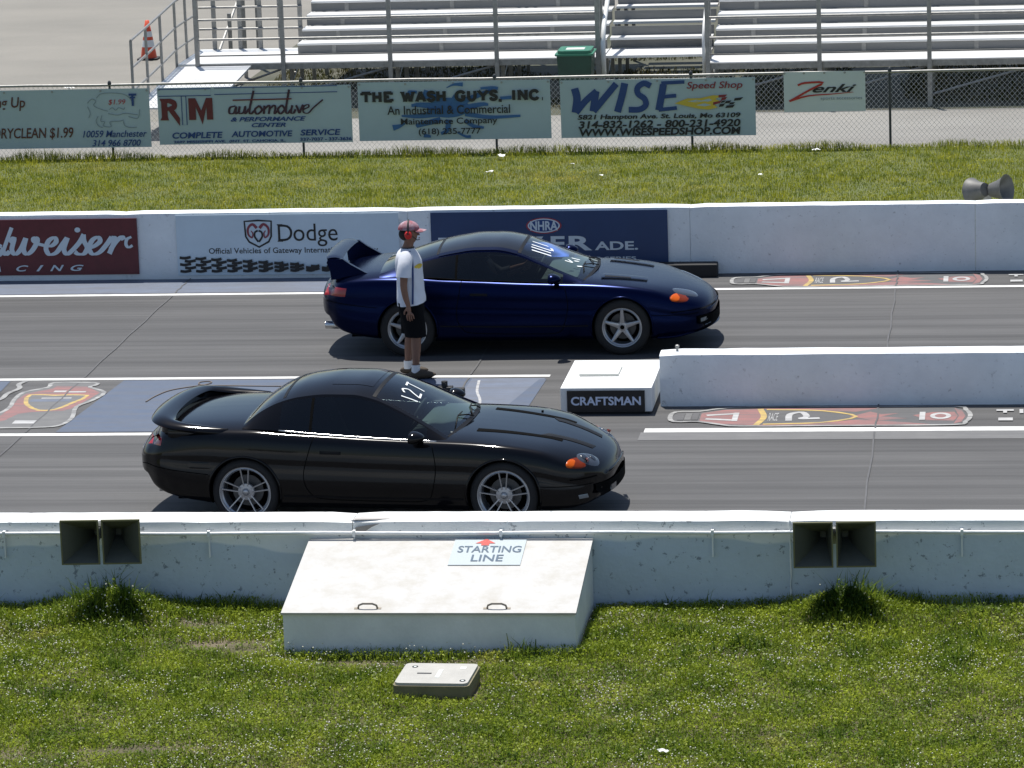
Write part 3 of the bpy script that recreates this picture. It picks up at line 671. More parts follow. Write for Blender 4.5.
# laundry banner
r_, f, a = fence_banner('grey green fence banner with brown dry cleaning prices at left edge', -11.16, -8.13, 0.165, 1.075, M['fence_banner'])
def mk(ax, bx, ay, by): 
    return (lambda px: (px - ax) / (bx - ax)), (lambda py: (by - py) / (by - ay))
X, Y = mk(-282, 957, 65, 423)
f.col(0).text('Dressing Up', X(-240), Y(190), X(160), Y(105), 0.012, 0.15); f.text('DRYCLEAN $1.99', X(-60), Y(368), X(460), Y(295), 0.012, 0.15)
f.col(1).text('10059 Manchester', X(520), Y(360), X(932), Y(318), 0.01, 0.25).text('314 966 8700', X(577), Y(415), X(890), Y(375), 0.012, 0.25)
f.col(2).text('$1.99', X(695), Y(165), X(805), Y(130), 0.0, 0.2)
for pts in ([(620, 120), (650, 95), (720, 90), (800, 100), (840, 130), (860, 170)], [(560, 150), (590, 125), (615, 140), (600, 165), (650, 190), (690, 200)], [(700, 190), (720, 180), (740, 195), (760, 180), (790, 190), (800, 178)],
            [(690, 215), (750, 225), (800, 215), (880, 225)], [(625, 230), (610, 260), (625, 290), (650, 300)], [(650, 225), (640, 260), (665, 265), (655, 290), (705, 295), (700, 265), (760, 262), (790, 255)], [(785, 262), (795, 290), (830, 302), (870, 300)], [(820, 235), (880, 245), (895, 190)], [(560, 170), (575, 210), (565, 240)]):
    f.col(3).stroke([(X(x), Y(y)) for x, y in pts], 0.012, 4, asp=a)
f.col(1); f.poly([(X(828), Y(95)), (X(878), Y(95)), (X(878), Y(108)), (X(828), Y(108))]).poly([(X(845), Y(108)), (X(860), Y(108)), (X(860), Y(170)), (X(845), Y(170))]); f.poly([(X(835), Y(114)), (X(870), Y(114)), (X(870), Y(124)), (X(835), Y(124))])
f.build('artwork', [mat('brown_ink', (0.10, 0.03, 0.02), 0.5), M['navy_ink'], M['red_ink'], M['grey_ink']], r_)

# automotive banner
r_, f, a = fence_banner('fence banner with maroon initials and a flowing automotive script', -8.0, -4.99, 0.195, 1.075, M['fence_banner'])
X, Y = mk(48, 982, 55, 338)
P = lambda pts: [(X(x), Y(y)) for x, y in pts]
f.col(0).poly(P([(58, 108), (112, 108), (112, 130), (95, 130), (95, 150), (112, 150), (112, 168), (95, 168), (95, 200), (100, 216), (58, 216), (66, 200), (66, 124)]))
f.stroke(P([(108, 120), (128, 130), (128, 150), (108, 160)]), 0.09, 4, asp=a); f.poly(P([(98, 165), (124, 160), (153, 205), (152, 245)]))
f.poly(P([(198, 108), (232, 108), (258, 170), (284, 108), (314, 108), (314, 216), (284, 216), (284, 150), (262, 240), (232, 150), (232, 216), (198, 216)]))
f.col(1)
for q in ([(55, 62), (308, 62), (308, 96), (55, 96)], [(325, 60), (918, 58), (918, 88), (325, 92)], [(165, 98), (187, 98), (187, 240), (165, 240)]): f.stroke(P(q), 0.014, 1, True, asp=a)
f.text('& PERFORMANCE', X(398), Y(228), X(762), Y(206), 0.03, 0.3).text('CENTER', X(498), Y(257), X(664), Y(236), 0.03, 0.3)
f.text('COMPLETE', X(112), Y(308), X(356), Y(277), 0.025, 0.15).text('AUTOMOTIVE', X(398), Y(305), X(694), Y(275), 0.025, 0.15).text('SERVICE', X(732), Y(302), X(925), Y(272), 0.025, 0.15)
f.text('2607 MISSISSIPPI AVE.  (INT. ST. CAHOKIA, IL.', X(118), Y(334), X(660), Y(318), 0.03).text('337-7037 - 337-3636', X(730), Y(329), X(978), Y(312), 0.03)
f.col(2)
w = 0.034
for pts, ww in (([(425, 150), (398, 158), (394, 185), (415, 185), (428, 155), (424, 188), (445, 175)], w), ([(445, 152), (440, 185), (462, 183), (472, 152), (470, 188), (490, 165)], w),
            ([(516, 75), (492, 170), (498, 190), (515, 175)], w), ([(540, 150), (518, 170), (528, 192), (552, 172), (540, 150)], w), ([(565, 150), (560, 192)], w), ([(562, 170), (585, 150), (590, 160), (584, 192)], w), ([(588, 168), (610, 150), (618, 160), (612, 190), (630, 175)], w),
            ([(650, 148), (630, 168), (640, 192), (662, 170), (650, 148)], w), ([(688, 72), (668, 170), (675, 190), (692, 172)], w), ([(700, 150), (692, 185), (705, 188), (715, 170)], w), ([(718, 150), (726, 170), (732, 188), (742, 168), (752, 148)], w), ([(752, 172), (778, 160), (775, 148), (755, 158), (752, 185), (775, 190), (800, 165), (848, 125)], 0.026)):
    f.stroke(P(pts), ww * 1.15, 5, asp=a, nib=0.5)
f.col(0).stroke(P([(413, 121), (698, 118)]), 0.024, 1, asp=a)
f.build('artwork', [M['maroon'], M['navy_ink'], mat('script_ink', (0.045, 0.012, 0.03), 0.5)], r_)

# wash banner
r_, f, a = fence_banner('fence banner with dark blue splash and heavy slab letters', -4.885, -1.93, 0.205, 1.105, M['fence_banner'])
X, Y = mk(38, 978, 62, 335)
P = lambda pts: [(X(x), Y(y)) for x, y in pts]
f.col(1); f.ell(X(480), Y(185), 0.11, 0.17)
for pts, w0, w1 in (([(470, 160), (400, 130), (360, 120)], .10, .16), ([(440, 180), (350, 170), (300, 172)], .12, .05), ([(430, 210), (330, 222), (250, 220)], .12, .03), ([(440, 240), (340, 262), (320, 270)], .10, .06), ([(265, 255), (235, 268), (205, 275)], .03, .10), ([(390, 318), (355, 312)], .04, .07),
                ([(500, 160), (520, 130), (515, 120)], .1, .08), ([(520, 170), (600, 140), (700, 105)], .12, .06), ([(540, 190), (640, 172), (675, 174)], .1, .04), ([(560, 215), (680, 232), (830, 228)], .08, .04), ([(560, 245), (600, 272), (650, 280)], .08, .04), ([(520, 300), (560, 320), (585, 320)], .03, .05), ([(475, 92), (510, 78), (555, 78)], .01, .07), ([(735, 145), (790, 142)], .05, .06), ([(480, 240), (470, 290), (440, 305)], .1, .05), ([(330, 110), (290, 108), (300, 120)], .05, .05), ([(640, 98), (700, 95), (725, 100)], .04, .05)):
    f.stroke(P(pts), w0, 4, w1=w1, asp=a)
# slab serif capitals
f.col(0)
SL = {'T': [[(.5, 0), (.5, 1)], [(.05, .93), (.95, .93)], [(.08, .7), (.08, .95)], [(.92, .7), (.92, .95)]], 'H': [[(.2, 0), (.2, 1)], [(.8, 0), (.8, 1)], [(.2, .5), (.8, .5)]], 'E': [[(.22, 0), (.22, 1)], [(.1, .07), (.9, .07)], [(.1, .93), (.88, .93)], [(.22, .5), (.62, .5)], [(.9, .02), (.9, .3)], [(.86, .72), (.86, .98)]],
      'W': [[(.1, 1), (.3, 0)], [(.3, 0), (.5, .9)], [(.5, .9), (.7, 0)], [(.7, 0), (.92, 1)]], 'A': [[(.12, 0), (.48, 1)], [(.48, 1), (.88, 0)], [(.25, .33), (.72, .33)]], 'I': [[(.5, 0), (.5, 1)]], 'N': [[(.18, 0), (.18, 1)], [(.18, 1), (.82, .02)], [(.82, .0), (.82, 1)]], 'U': [[(.2, 1), (.2, .35), (.35, .06), (.62, .06), (.8, .35), (.8, 1)]], 'Y': [[(.08, 1), (.5, .45)], [(.92, 1), (.5, .45)], [(.5, .5), (.5, 0)]],
      'S': [[(.85, .72), (.8, .9), (.5, .95), (.22, .85), (.2, .65), (.5, .52), (.8, .4), (.82, .18), (.55, .05), (.25, .1), (.15, .3)]], 'G': [[(.88, .72), (.75, .9), (.5, .95), (.22, .8), (.13, .5), (.22, .2), (.5, .05), (.78, .12), (.82, .42)], [(.58, .42), (1.0, .42)]], 'C': [[(.88, .7), (.75, .9), (.5, .95), (.22, .8), (.13, .5), (.22, .2), (.5, .05), (.78, .12), (.9, .28)]], ',': [[(.5, .1), (.35, -.2)]], '.': [[(.4, .08), (.6, .08)]]}
def slab(txt, x0, x1, yb, yt, sizes):
    tot = sum(sizes); x = x0
    for ch, s in zip(txt, sizes):
        wd = (x1 - x0) * s / tot
        if ch in SL:
            for pl in SL[ch]:
                f.stroke([(x + p[0] * wd * .92, yb + p[1] * (yt - yb)) for p in pl], 0.055, 1 if len(pl) == 2 else 3, asp=a)
            for pl in SL[ch]:
                if len(pl) == 2 and abs(pl[0][0] - pl[1][0]) < 0.45 and abs(pl[0][1] - pl[1][1]) > .4:
                    for p in pl:
                        if p[1] in (0, 1): f.stroke([(x + (p[0] - .17) * wd * .92, yb + (.04 if p[1] == 0 else .96) * (yt - yb)), (x + (p[0] + .17) * wd * .92, yb + (.04 if p[1] == 0 else .96) * (yt - yb))], 0.022, 1, asp=a)
        x += wd
slab('THE WASH GUYS, INC.', X(55), X(955), Y(152), Y(108), [1, 1.05, 1, .7, 1.35, 1.05, .85, 1.05, .7, 1.1, 1.05, 1.05, .85, .4, .75, .6, 1.1, 1, .5])
f.text('An Industrial & Commercial', X(182), Y(213), X(782), Y(172), 0.014).text('Maintenance Company', X(246), Y(268), X(718), Y(230), 0.014).text('(618) 235-7777', X(332), Y(315), X(636), Y(278), 0.014)
f.build('artwork', [M['black'], M['blue_ink']], r_)

# speed shop banner
r_, f, a = fence_banner('fence banner with huge blue letters and a yellow flame', -1.78, 1.175, 0.205, 1.085, M['fence_banner'])
X, Y = mk(46, 955, 42, 315)
P = lambda pts: [(X(x), Y(y)) for x, y in pts]
f.col(1)
for pts, w in (([(115, 80), (125, 130), (115, 195)], .13), ([(118, 195), (165, 140), (218, 95)], .11), ([(215, 95), (205, 150), (198, 190)], .12), ([(200, 190), (260, 120), (310, 62)], .11), ([(350, 60), (335, 120), (312, 195)], .12),
               ([(470, 75), (440, 62), (410, 80), (410, 110), (440, 135), (445, 165), (415, 185), (365, 185)], .10), ([(530, 68), (520, 120), (505, 190)], .12), ([(520, 62), (570, 60), (628, 58)], .06), ([(520, 128), (560, 124), (588, 122)], .065), ([(505, 188), (550, 184), (590, 180)], .065)):
    f.stroke(P(pts), w, 4, asp=a)
f.col(2).text('Speed Shop', X(638), Y(100), X(897), Y(58), 0.012, 0.2)
f.col(0).text('5821 Hampton Ave. St. Louis, Mo 63109', X(125), Y(235), X(885), Y(205), 0.03, 0.15).text('314-832-1262 - 800-231-4920', X(128), Y(272), X(884), Y(235), 0.03, 0.15).text('WWW.WISESPEEDSHOP.COM', X(132), Y(308), X(884), Y(272), 0.035, 0.12)
f.col(3).poly(P([(580, 158), (640, 135), (700, 135), (760, 122), (800, 125), (770, 140), (790, 150), (760, 165), (780, 180), (740, 190), (690, 185), (650, 175), (610, 165)]))
f.col(4)
for q in ([(640, 150), (680, 142), (720, 150), (680, 154)], [(680, 168), (720, 160), (750, 168), (720, 174)], [(700, 148), (740, 138), (756, 146), (735, 152)]): f.poly(P(q))
f.col(2)
for q in ([(785, 122), (825, 120), (815, 132), (785, 134)], [(760, 155), (800, 148), (790, 160), (758, 168)], [(800, 135), (825, 132), (815, 145), (795, 148)]): f.poly(P(q))
f.col(0)
for q in ([(860, 138), (900, 134), (885, 148), (855, 150)], [(822, 172), (860, 168), (850, 182), (815, 184)], [(820, 150), (845, 148), (835, 160), (812, 162)], [(790, 165), (815, 162), (805, 176), (785, 178)], [(838, 158), (862, 156), (852, 166), (832, 168)], [(800, 150), (818, 148), (810, 156), (795, 160)]): f.poly(P(q))
f.build('artwork', [M['black'], M['navy_ink'], mat('shop_red', (0.24, 0.02, 0.03), 0.5), M['yellow_ink'], M['fence_banner']], r_)

# small script banner
r_, f, a = fence_banner('small white fence banner with red and black script', 1.605, 2.827, 0.548, 1.155, M['banner_pale'])
X, Y = mk(303, 862, 490, 765)
P = lambda pts: [(X(x), Y(y)) for x, y in pts]
f.col(1).stroke(P([(400, 582), (450, 566), (575, 566), (480, 615), (340, 692)]), 0.05, 3, asp=a).stroke(P([(340, 690), (470, 655), (640, 645), (780, 634)]), 0.05, 3, w1=0.012, asp=a)
f.col(0)
f.text('enki', X(500), Y(634), X(800), Y(578), 0.02, 0.45)
for pts in () and ([(505, 620), (530, 612), (530, 600), (510, 610), (508, 632), (535, 625)], [(545, 605), (540, 630)], [(542, 618), (575, 602), (572, 630), (590, 622)], [(665, 585), (640, 632)], [(680, 600), (650, 615), (690, 632)], [(620, 600), (610, 630), (640, 618)], [(745, 600), (735, 630), (765, 618)], [(705, 595), (690, 630), (720, 618)], [(770, 604), (765, 632), (790, 622)], [(790, 580), (806, 576)]):
    f.stroke(P(pts), 0.05, 4, asp=a)
f.col(2).text('sports accessories', X(555), Y(690), X(840), Y(664), 0.0)
f.build('artwork', [M['black'], mat('script_red', (0.45, 0.03, 0.02), 0.5), M['grey_ink']], r_)
# ------------------------------------------------------------------ bleachers
def bleacher(label, X0, X1, SX0, SX1, Y0, posts, group):
    root = empty('bleacher', ((X0 + X1) / 2, Y0, 0), 0, label, 'bleachers', group); cx = (X0 + X1) / 2
    x0, x1, sx0, sx1 = X0 - cx, X1 - cx, SX0 - cx, SX1 - cx
    ZW = 0.735
    mb = MB()
    for k in range(4): mb.box((x0, 0.0 + k * 0.26, ZW - 0.04), (x1, 0.245 + k * 0.26, ZW))
    mb.build('walkway', M['alum'], root)
    mb = MB(); mb.box((x0, -0.03, ZW - 0.11), (x1, -0.003, ZW - 0.012)); mb.build('walkway_beam', M['galv'], root)
    nrow = 9
    for k in range(nrow):
        y = 1.05 + 0.48 * k; z = ZW + 0.18 * k
        mb = MB(); mb.box((sx0, y + 0.0, z + 0.004), (sx1, y + 0.03, z + 0.142)); mb.build('riser', M['riser'], root)
        mb = MB(); mb.bbox((sx0, y - 0.025, z + 0.144), (sx1, y + 0.25, z + 0.18), 0.008); mb.build('seat_plank', M['alum'], root)
        mb = MB(); mb.box((sx0, y + 0.262, z + 0.15), (sx1, y + 0.475, z + 0.178)); mb.build('foot_plank', M['alum'], root)
        for j in range(int((sx1 - sx0) / 1.83) + 1):
            x = sx0 + 0.62 + 1.83 * j
            if x < sx1 - 0.05: mb = MB(); mb.box((x - 0.035, y - 0.012, z + 0.01), (x + 0.035, y - 0.003, z + 0.14)); mb.build('seat_bracket', M['galv'], root)
    # understructure
    for px in posts:
        x = px - cx
        mb = MB(); mb.box((x - 0.035, -0.095, -0.05), (x + 0.035, -0.035, ZW + 1.12)); mb.build('guard_post', M['galv'], root)
        for yy in (0.6, 1.5, 2.6, 3.8, 5.0):
            zt = ZW - 0.05 if yy < 1.05 else ZW + 0.18 * int((yy - 1.05) / 0.48) - 0.02
            mb = MB(); mb.box((x - 0.03 + yy * 0.01, yy, -0.05), (x + 0.03 + yy * 0.01, yy + 0.06, zt)); mb.build('support_post', M['galv'], root)
        mb = MB(); mb.tube([(x, 0.0, 0.08), (x, 3.8, 1.45)], 0.025, 6); mb.build('support_brace', M['galv'], root)
    for a, b in zip(posts[:-1], posts[1:]):
        mb = MB(); mb.tube([(a - cx, 0.02, 0.15), (b - cx, 0.02, ZW - 0.1)], 0.02, 6); mb.build('cross_brace', M['galv'], root)
    for hz in (0.13, 0.40, 0.73, 1.07):
        mb = MB(); mb.tube([(x0 + 0.02, -0.02, ZW + hz), (x1 - 0.02, -0.02, ZW + hz)], 0.021 if hz > 0.2 else 0.012, 8); mb.build('guard_rail', M['galv'] if hz > 0.2 else M['dark_post'], root)
    return root, cx
M['riser'] = mat('riser_plank', (0.20, 0.20, 0.195), 0.55, metal=0.1, var=0.15, scale=2.5, stretch=(0.3, 6, 3))
g_ = 'aluminium bleachers beyond the fence'
bl, cxl = bleacher('left aluminium bleacher with side ramp behind the cone', -8.5, -1.66, -6.95, -1.70, 27.05, [-8.45, -7.0, -5.2, -3.42, -1.68], g_)
br, cxr = bleacher('right aluminium bleacher at the upper right corner', 0.10, 14.0, 0.16, 14.0, 26.1, [0.14, 1.94, 3.70, 5.5, 7.3, 9.1, 10.9], g_)
# ramp of the left bleacher
mb = MB(); n = 24
rx0, rx1 = -8.80 - cxl, -7.55 - cxl
for k in range(n):
    t0 = k / n; t1 = (k + 0.88) / n
    y0_, y1_ = -3.4 + 3.36 * t0, -3.4 + 3.36 * t1; z0_, z1_ = 0.50 + 0.20 * t0, 0.50 + 0.20 * t1
    mb.add([(rx0, y0_, z0_), (rx1, y0_, z0_), (rx1, y1_, z1_), (rx0, y1_, z1_), (rx0, y0_, z0_ - .03), (rx1, y0_, z0_ - .03), (rx1, y1_, z1_ - .03), (rx0, y1_, z1_ - .03)], [(0, 1, 2, 3), (7, 6, 5, 4), (0, 4, 5, 1), (1, 5, 6, 2), (2, 6, 7, 3), (3, 7, 4, 0)])
mb.build('ramp', M['alum'], bl)
mb = MB(); mb.box((rx0, 0.0, 0.695), (-8.505 - cxl, 1.05, 0.73)); mb.box((rx0, 1.055, 0.695), (-6.96 - cxl, 1.9, 0.73)); mb.build('landing', M['alum'], bl)
for s_ in (0,):
    X_ = rx0 - 0.03
    pts = [(-3.3, 0.51), (-2.2, 0.57), (-1.1, 0.64), (0.05, 0.72), (0.9, 0.73), (1.85, 0.73)]
    for y_, z_ in pts:
        mb = MB(); mb.tube([(X_, y_, z_ - 0.12), (X_, y_, z_ + 1.05)], 0.024, 8); mb.build('rail_post', M['galv'], bl)
    for hz in (0.25, 0.62, 1.05):
        mb = MB(); mb.tube([(X_, y_, z_ + hz) for y_, z_ in pts], 0.02, 8); mb.build('ramp_rail', M['galv'], bl)
for i, x_ in enumerate((-8.55, -8.1, -7.75, -7.4, -7.05)):
    mb = MB(); mb.box((x_ - cxl - 0.035, 1.88, 0.6), (x_ - cxl + 0.035, 1.93, 1.85)); mb.build('rail_post', M['galv'], bl)
for hz in (0.35, 0.72, 1.1):
    mb = MB(); mb.tube([(-8.8 - cxl, 1.86, 0.73 + hz), (-7.0 - cxl, 1.86, 0.73 + hz)], 0.02, 8); mb.build('guard_rail', M['galv'], bl)
# aisle steps between the two
st = empty('aisle_steps', (-0.78, 26.6, 0), 0, 'aluminium aisle steps between the two bleachers with pale handrails', 'steps')
W2 = 0.86
for k in range(11):
    z = 0.37 + 0.19 * k * 1.0; y = 0.05 + 0.45 * k if k < 3 else 0.05 + 0.45 * 3 + 0.60 * (k - 3)
    if k == 2: z = 0.735
    if k == 1: continue
    if k > 2: z = 0.735 + 0.19 * (k - 2)
    d = 1.0 if k == 2 else 0.30
    mb = MB(); mb.box((-W2, y - (0.4 if k == 2 else 0), z - 0.04), (W2, y + d - (0.4 if k == 2 else 0), z)); mb.build('step', M['alum'], st)
    mb = MB(); mb.box((-W2, y + d + 0.0 - (0.4 if k == 2 else 0) + 0.01, z - 0.03), (W2, y + d + 0.03 - (0.4 if k == 2 else 0), z + 0.15)); 
    if k > 1: mb.build('riser', M['riser'], st)
M['rail_white'] = mat('rail_white', (0.75, 0.75, 0.73), 0.4)
for s_ in (-1, 1):
    mb = MB(); mb.box((s_ * (W2 + 0.045) - 0.04, -0.12, -0.03), (s_ * (W2 + 0.045) + 0.04, -0.05, 1.9)); mb.build('stair_post', M['galv'], st)
    mb = MB(); xx = s_ * (W2 - 0.04)
    mb.tube([(xx, -0.10, 0.5), (xx, -0.12, 1.05), (xx, 0.1, 1.3), (xx, 1.6, 2.0), (xx, 3.6, 2.9)], 0.04 if s_ < 0 else 0.025, 8); mb.build('handrail', M['rail_white'], st, True)

# ------------------------------------------------------------------ bin, cone
gb = empty('trash_bin', (-1.98, 25.85, 0), 0, 'dark green wheeled trash bin in front of the bleachers', 'trash bin')
mg = mat('bin_green', (0.010, 0.055, 0.035), 0.45, var=0.2, scale=4); mgl = mat('bin_lid_green', (0.03, 0.17, 0.10), 0.4)
mb = MB(); prof = [(0.23, 0.06), (0.285, 0.94)]
lo = rrect(-0.23, 0.23, -0.25, 0.25, 0.04); hi = rrect(-0.285, 0.285, -0.32, 0.32, 0.05)
mb.add([(x, y, 0.06) for x, y in lo] + [(x, y, 0.96) for x, y in hi], [(i, (i + 1) % 24, 24 + (i + 1) % 24, 24 + i) for i in range(24)] + [tuple(reversed(range(24)))])
mb.build('bin_body', mg, gb, True, 40)
mb = MB(); mb.prism(rrect(-0.31, 0.31, -0.345, 0.345, 0.05), 0.955, 0.985); mb.prism(rrect(-0.27, 0.27, -0.31, 0.31, 0.08), 0.985, 1.035); mb.tube([(-0.26, 0.35, 0.96), (-0.26, 0.42, 0.96), (0.26, 0.42, 0.96), (0.26, 0.35, 0.96)], 0.016, 8); mb.build('lid', mgl, gb, True, 35)
fl = Flat(lambda u, v, h: (u, v, 1.035 + h)); rect(fl, -0.15, 0.15, -0.14, 0.10); fl.build('sticker', M['banner_pale'], gb)
for s_ in (-1, 1):
    mb = MB(); mb.lathe([(0.0, -0.025), (0.09, -0.025), (0.10, -0.015), (0.10, 0.015), (0.09, 0.025), (0, 0.025)], Matrix.Translation((s_ * 0.24, 0.26, 0.10)) @ Matrix.Rotation(math.pi / 2, 4, 'Y'), 18); mb.build('wheel', M['rubber'], gb, True, 40)
tc_ = empty('traffic_cone', (-10.76, 33.6, -0.03), 0, 'orange traffic cone with two white collars beside the bleacher ramp', 'traffic cone')
mo = mat('cone_orange', (0.72, 0.085, 0.03), 0.5); mw = mat('cone_white', (0.75, 0.75, 0.72), 0.5)
mb = MB(); mb.lathe([(0.15, 0.03), (0.125, 0.20), (0.12, 0.235)], None, 20); mb.mi = 1; mb.lathe([(0.121, 0.235), (0.098, 0.36)], None, 20); mb.mi = 0; mb.lathe([(0.097, 0.36), (0.088, 0.42)], None, 20); mb.mi = 1; mb.lathe([(0.088, 0.42), (0.072, 0.52)], None, 20); mb.mi = 0; mb.lathe([(0.071, 0.52), (0.035, 0.72), (0.0, 0.725)], None, 20)
mb.build('cone_body', [mo, mw], tc_, True)
mb = MB(); mb.prism(rrect(-0.19, 0.19, -0.19, 0.19, 0.04), 0.0, 0.032); mb.build('base', M['rubber'], tc_)
# ------------------------------------------------------------------ cars
def car_paint(name, col, rough=0.10, coat=0.0, metal=0.0, spec=0.30):
    m = mat(name, col, rough, metal, spec=spec, coat=coat); return m
M['tyre'] = mat('tyre', (0.012, 0.012, 0.013), 0.8, bump=0.1)
M['arch'] = mat('wheel_well', (0.004, 0.004, 0.004), 0.9, spec=0.05)
M['rim'] = mat('alloy_rim', (0.42, 0.43, 0.45), 0.35, 0.7)
M['rim_lip'] = mat('alloy_lip', (0.40, 0.41, 0.43), 0.32, 0.7)
M['disc'] = mat('brake_disc', (0.10, 0.10, 0.10), 0.5, 0.6)
M['trim'] = mat('black_trim', (0.006, 0.006, 0.007), 0.5, spec=0.15)
M['chrome'] = mat('bright_trim', (0.62, 0.62, 0.62), 0.22, 0.9)
M['amber'] = mat('amber_lens', (0.52, 0.085, 0.004), 0.3, spec=0.2)
M['amber_dark'] = mat('amber_lens_dark', (0.15, 0.020, 0.004), 0.3, spec=0.2)
M['redlens'] = mat('red_lens', (0.28, 0.012, 0.015), 0.15, coat=0.6)
M['lampglass'] = mat('lamp_glass', (0.045, 0.052, 0.065), 0.08, 0.2, coat=0.6)
M['lampin'] = mat('lamp_inner', (0.02, 0.022, 0.026), 0.2, 0.2, coat=1.0)
M['seat'] = mat('seat_cloth', (0.02, 0.02, 0.022), 0.85)
M['dash'] = mat('dash_plastic', (0.085, 0.10, 0.10), 0.7)
M['cabin'] = mat('cabin_plastic', (0.015, 0.015, 0.017), 0.7)
M['shoe_polish'] = mat('window_chalk', (0.70, 0.74, 0.76), 0.7)
G_side = glass('side_glass', (0.20, 0.22, 0.23)); G_front = glass('windscreen_glass', (0.58, 0.70, 0.68)); G_rear = glass('rear_glass', (0.10, 0.12, 0.13))
G_side2 = glass('clear_side_glass', (0.36, 0.39, 0.39))

def orient(o, c=(-0.3, 0, 0.6)):
    c = Vector(c); t = 0.0
    for p in o.data.polygons: t += p.normal.dot(Vector(p.center) - c) * p.area
    if t < 0: o.data.flip_normals()
    return o

def warp(root, kf, kr, rake=0.0):
    """shorten the nose and stretch the tail of a finished car (real length of the overhangs)"""
    def f(x, z):
        if x > 1.6: return 1.6 + (x - 1.6) * kf
        if x < -1.6:
            t = min(1.0, max(0.0, (z - 0.60) / 0.22)); t = t * t * (3 - 2 * t)
            return -1.6 + (x + 1.6) * kr * (1 - rake * t)
        return x
    def rec(o):
        for ch in o.children:
            if ch.type == 'MESH' and ch.location.length < 1e-6:
                for v in ch.data.vertices: v.co.x = f(v.co.x, v.co.z)
                ch.data.update(); rec(ch)
    rec(root)

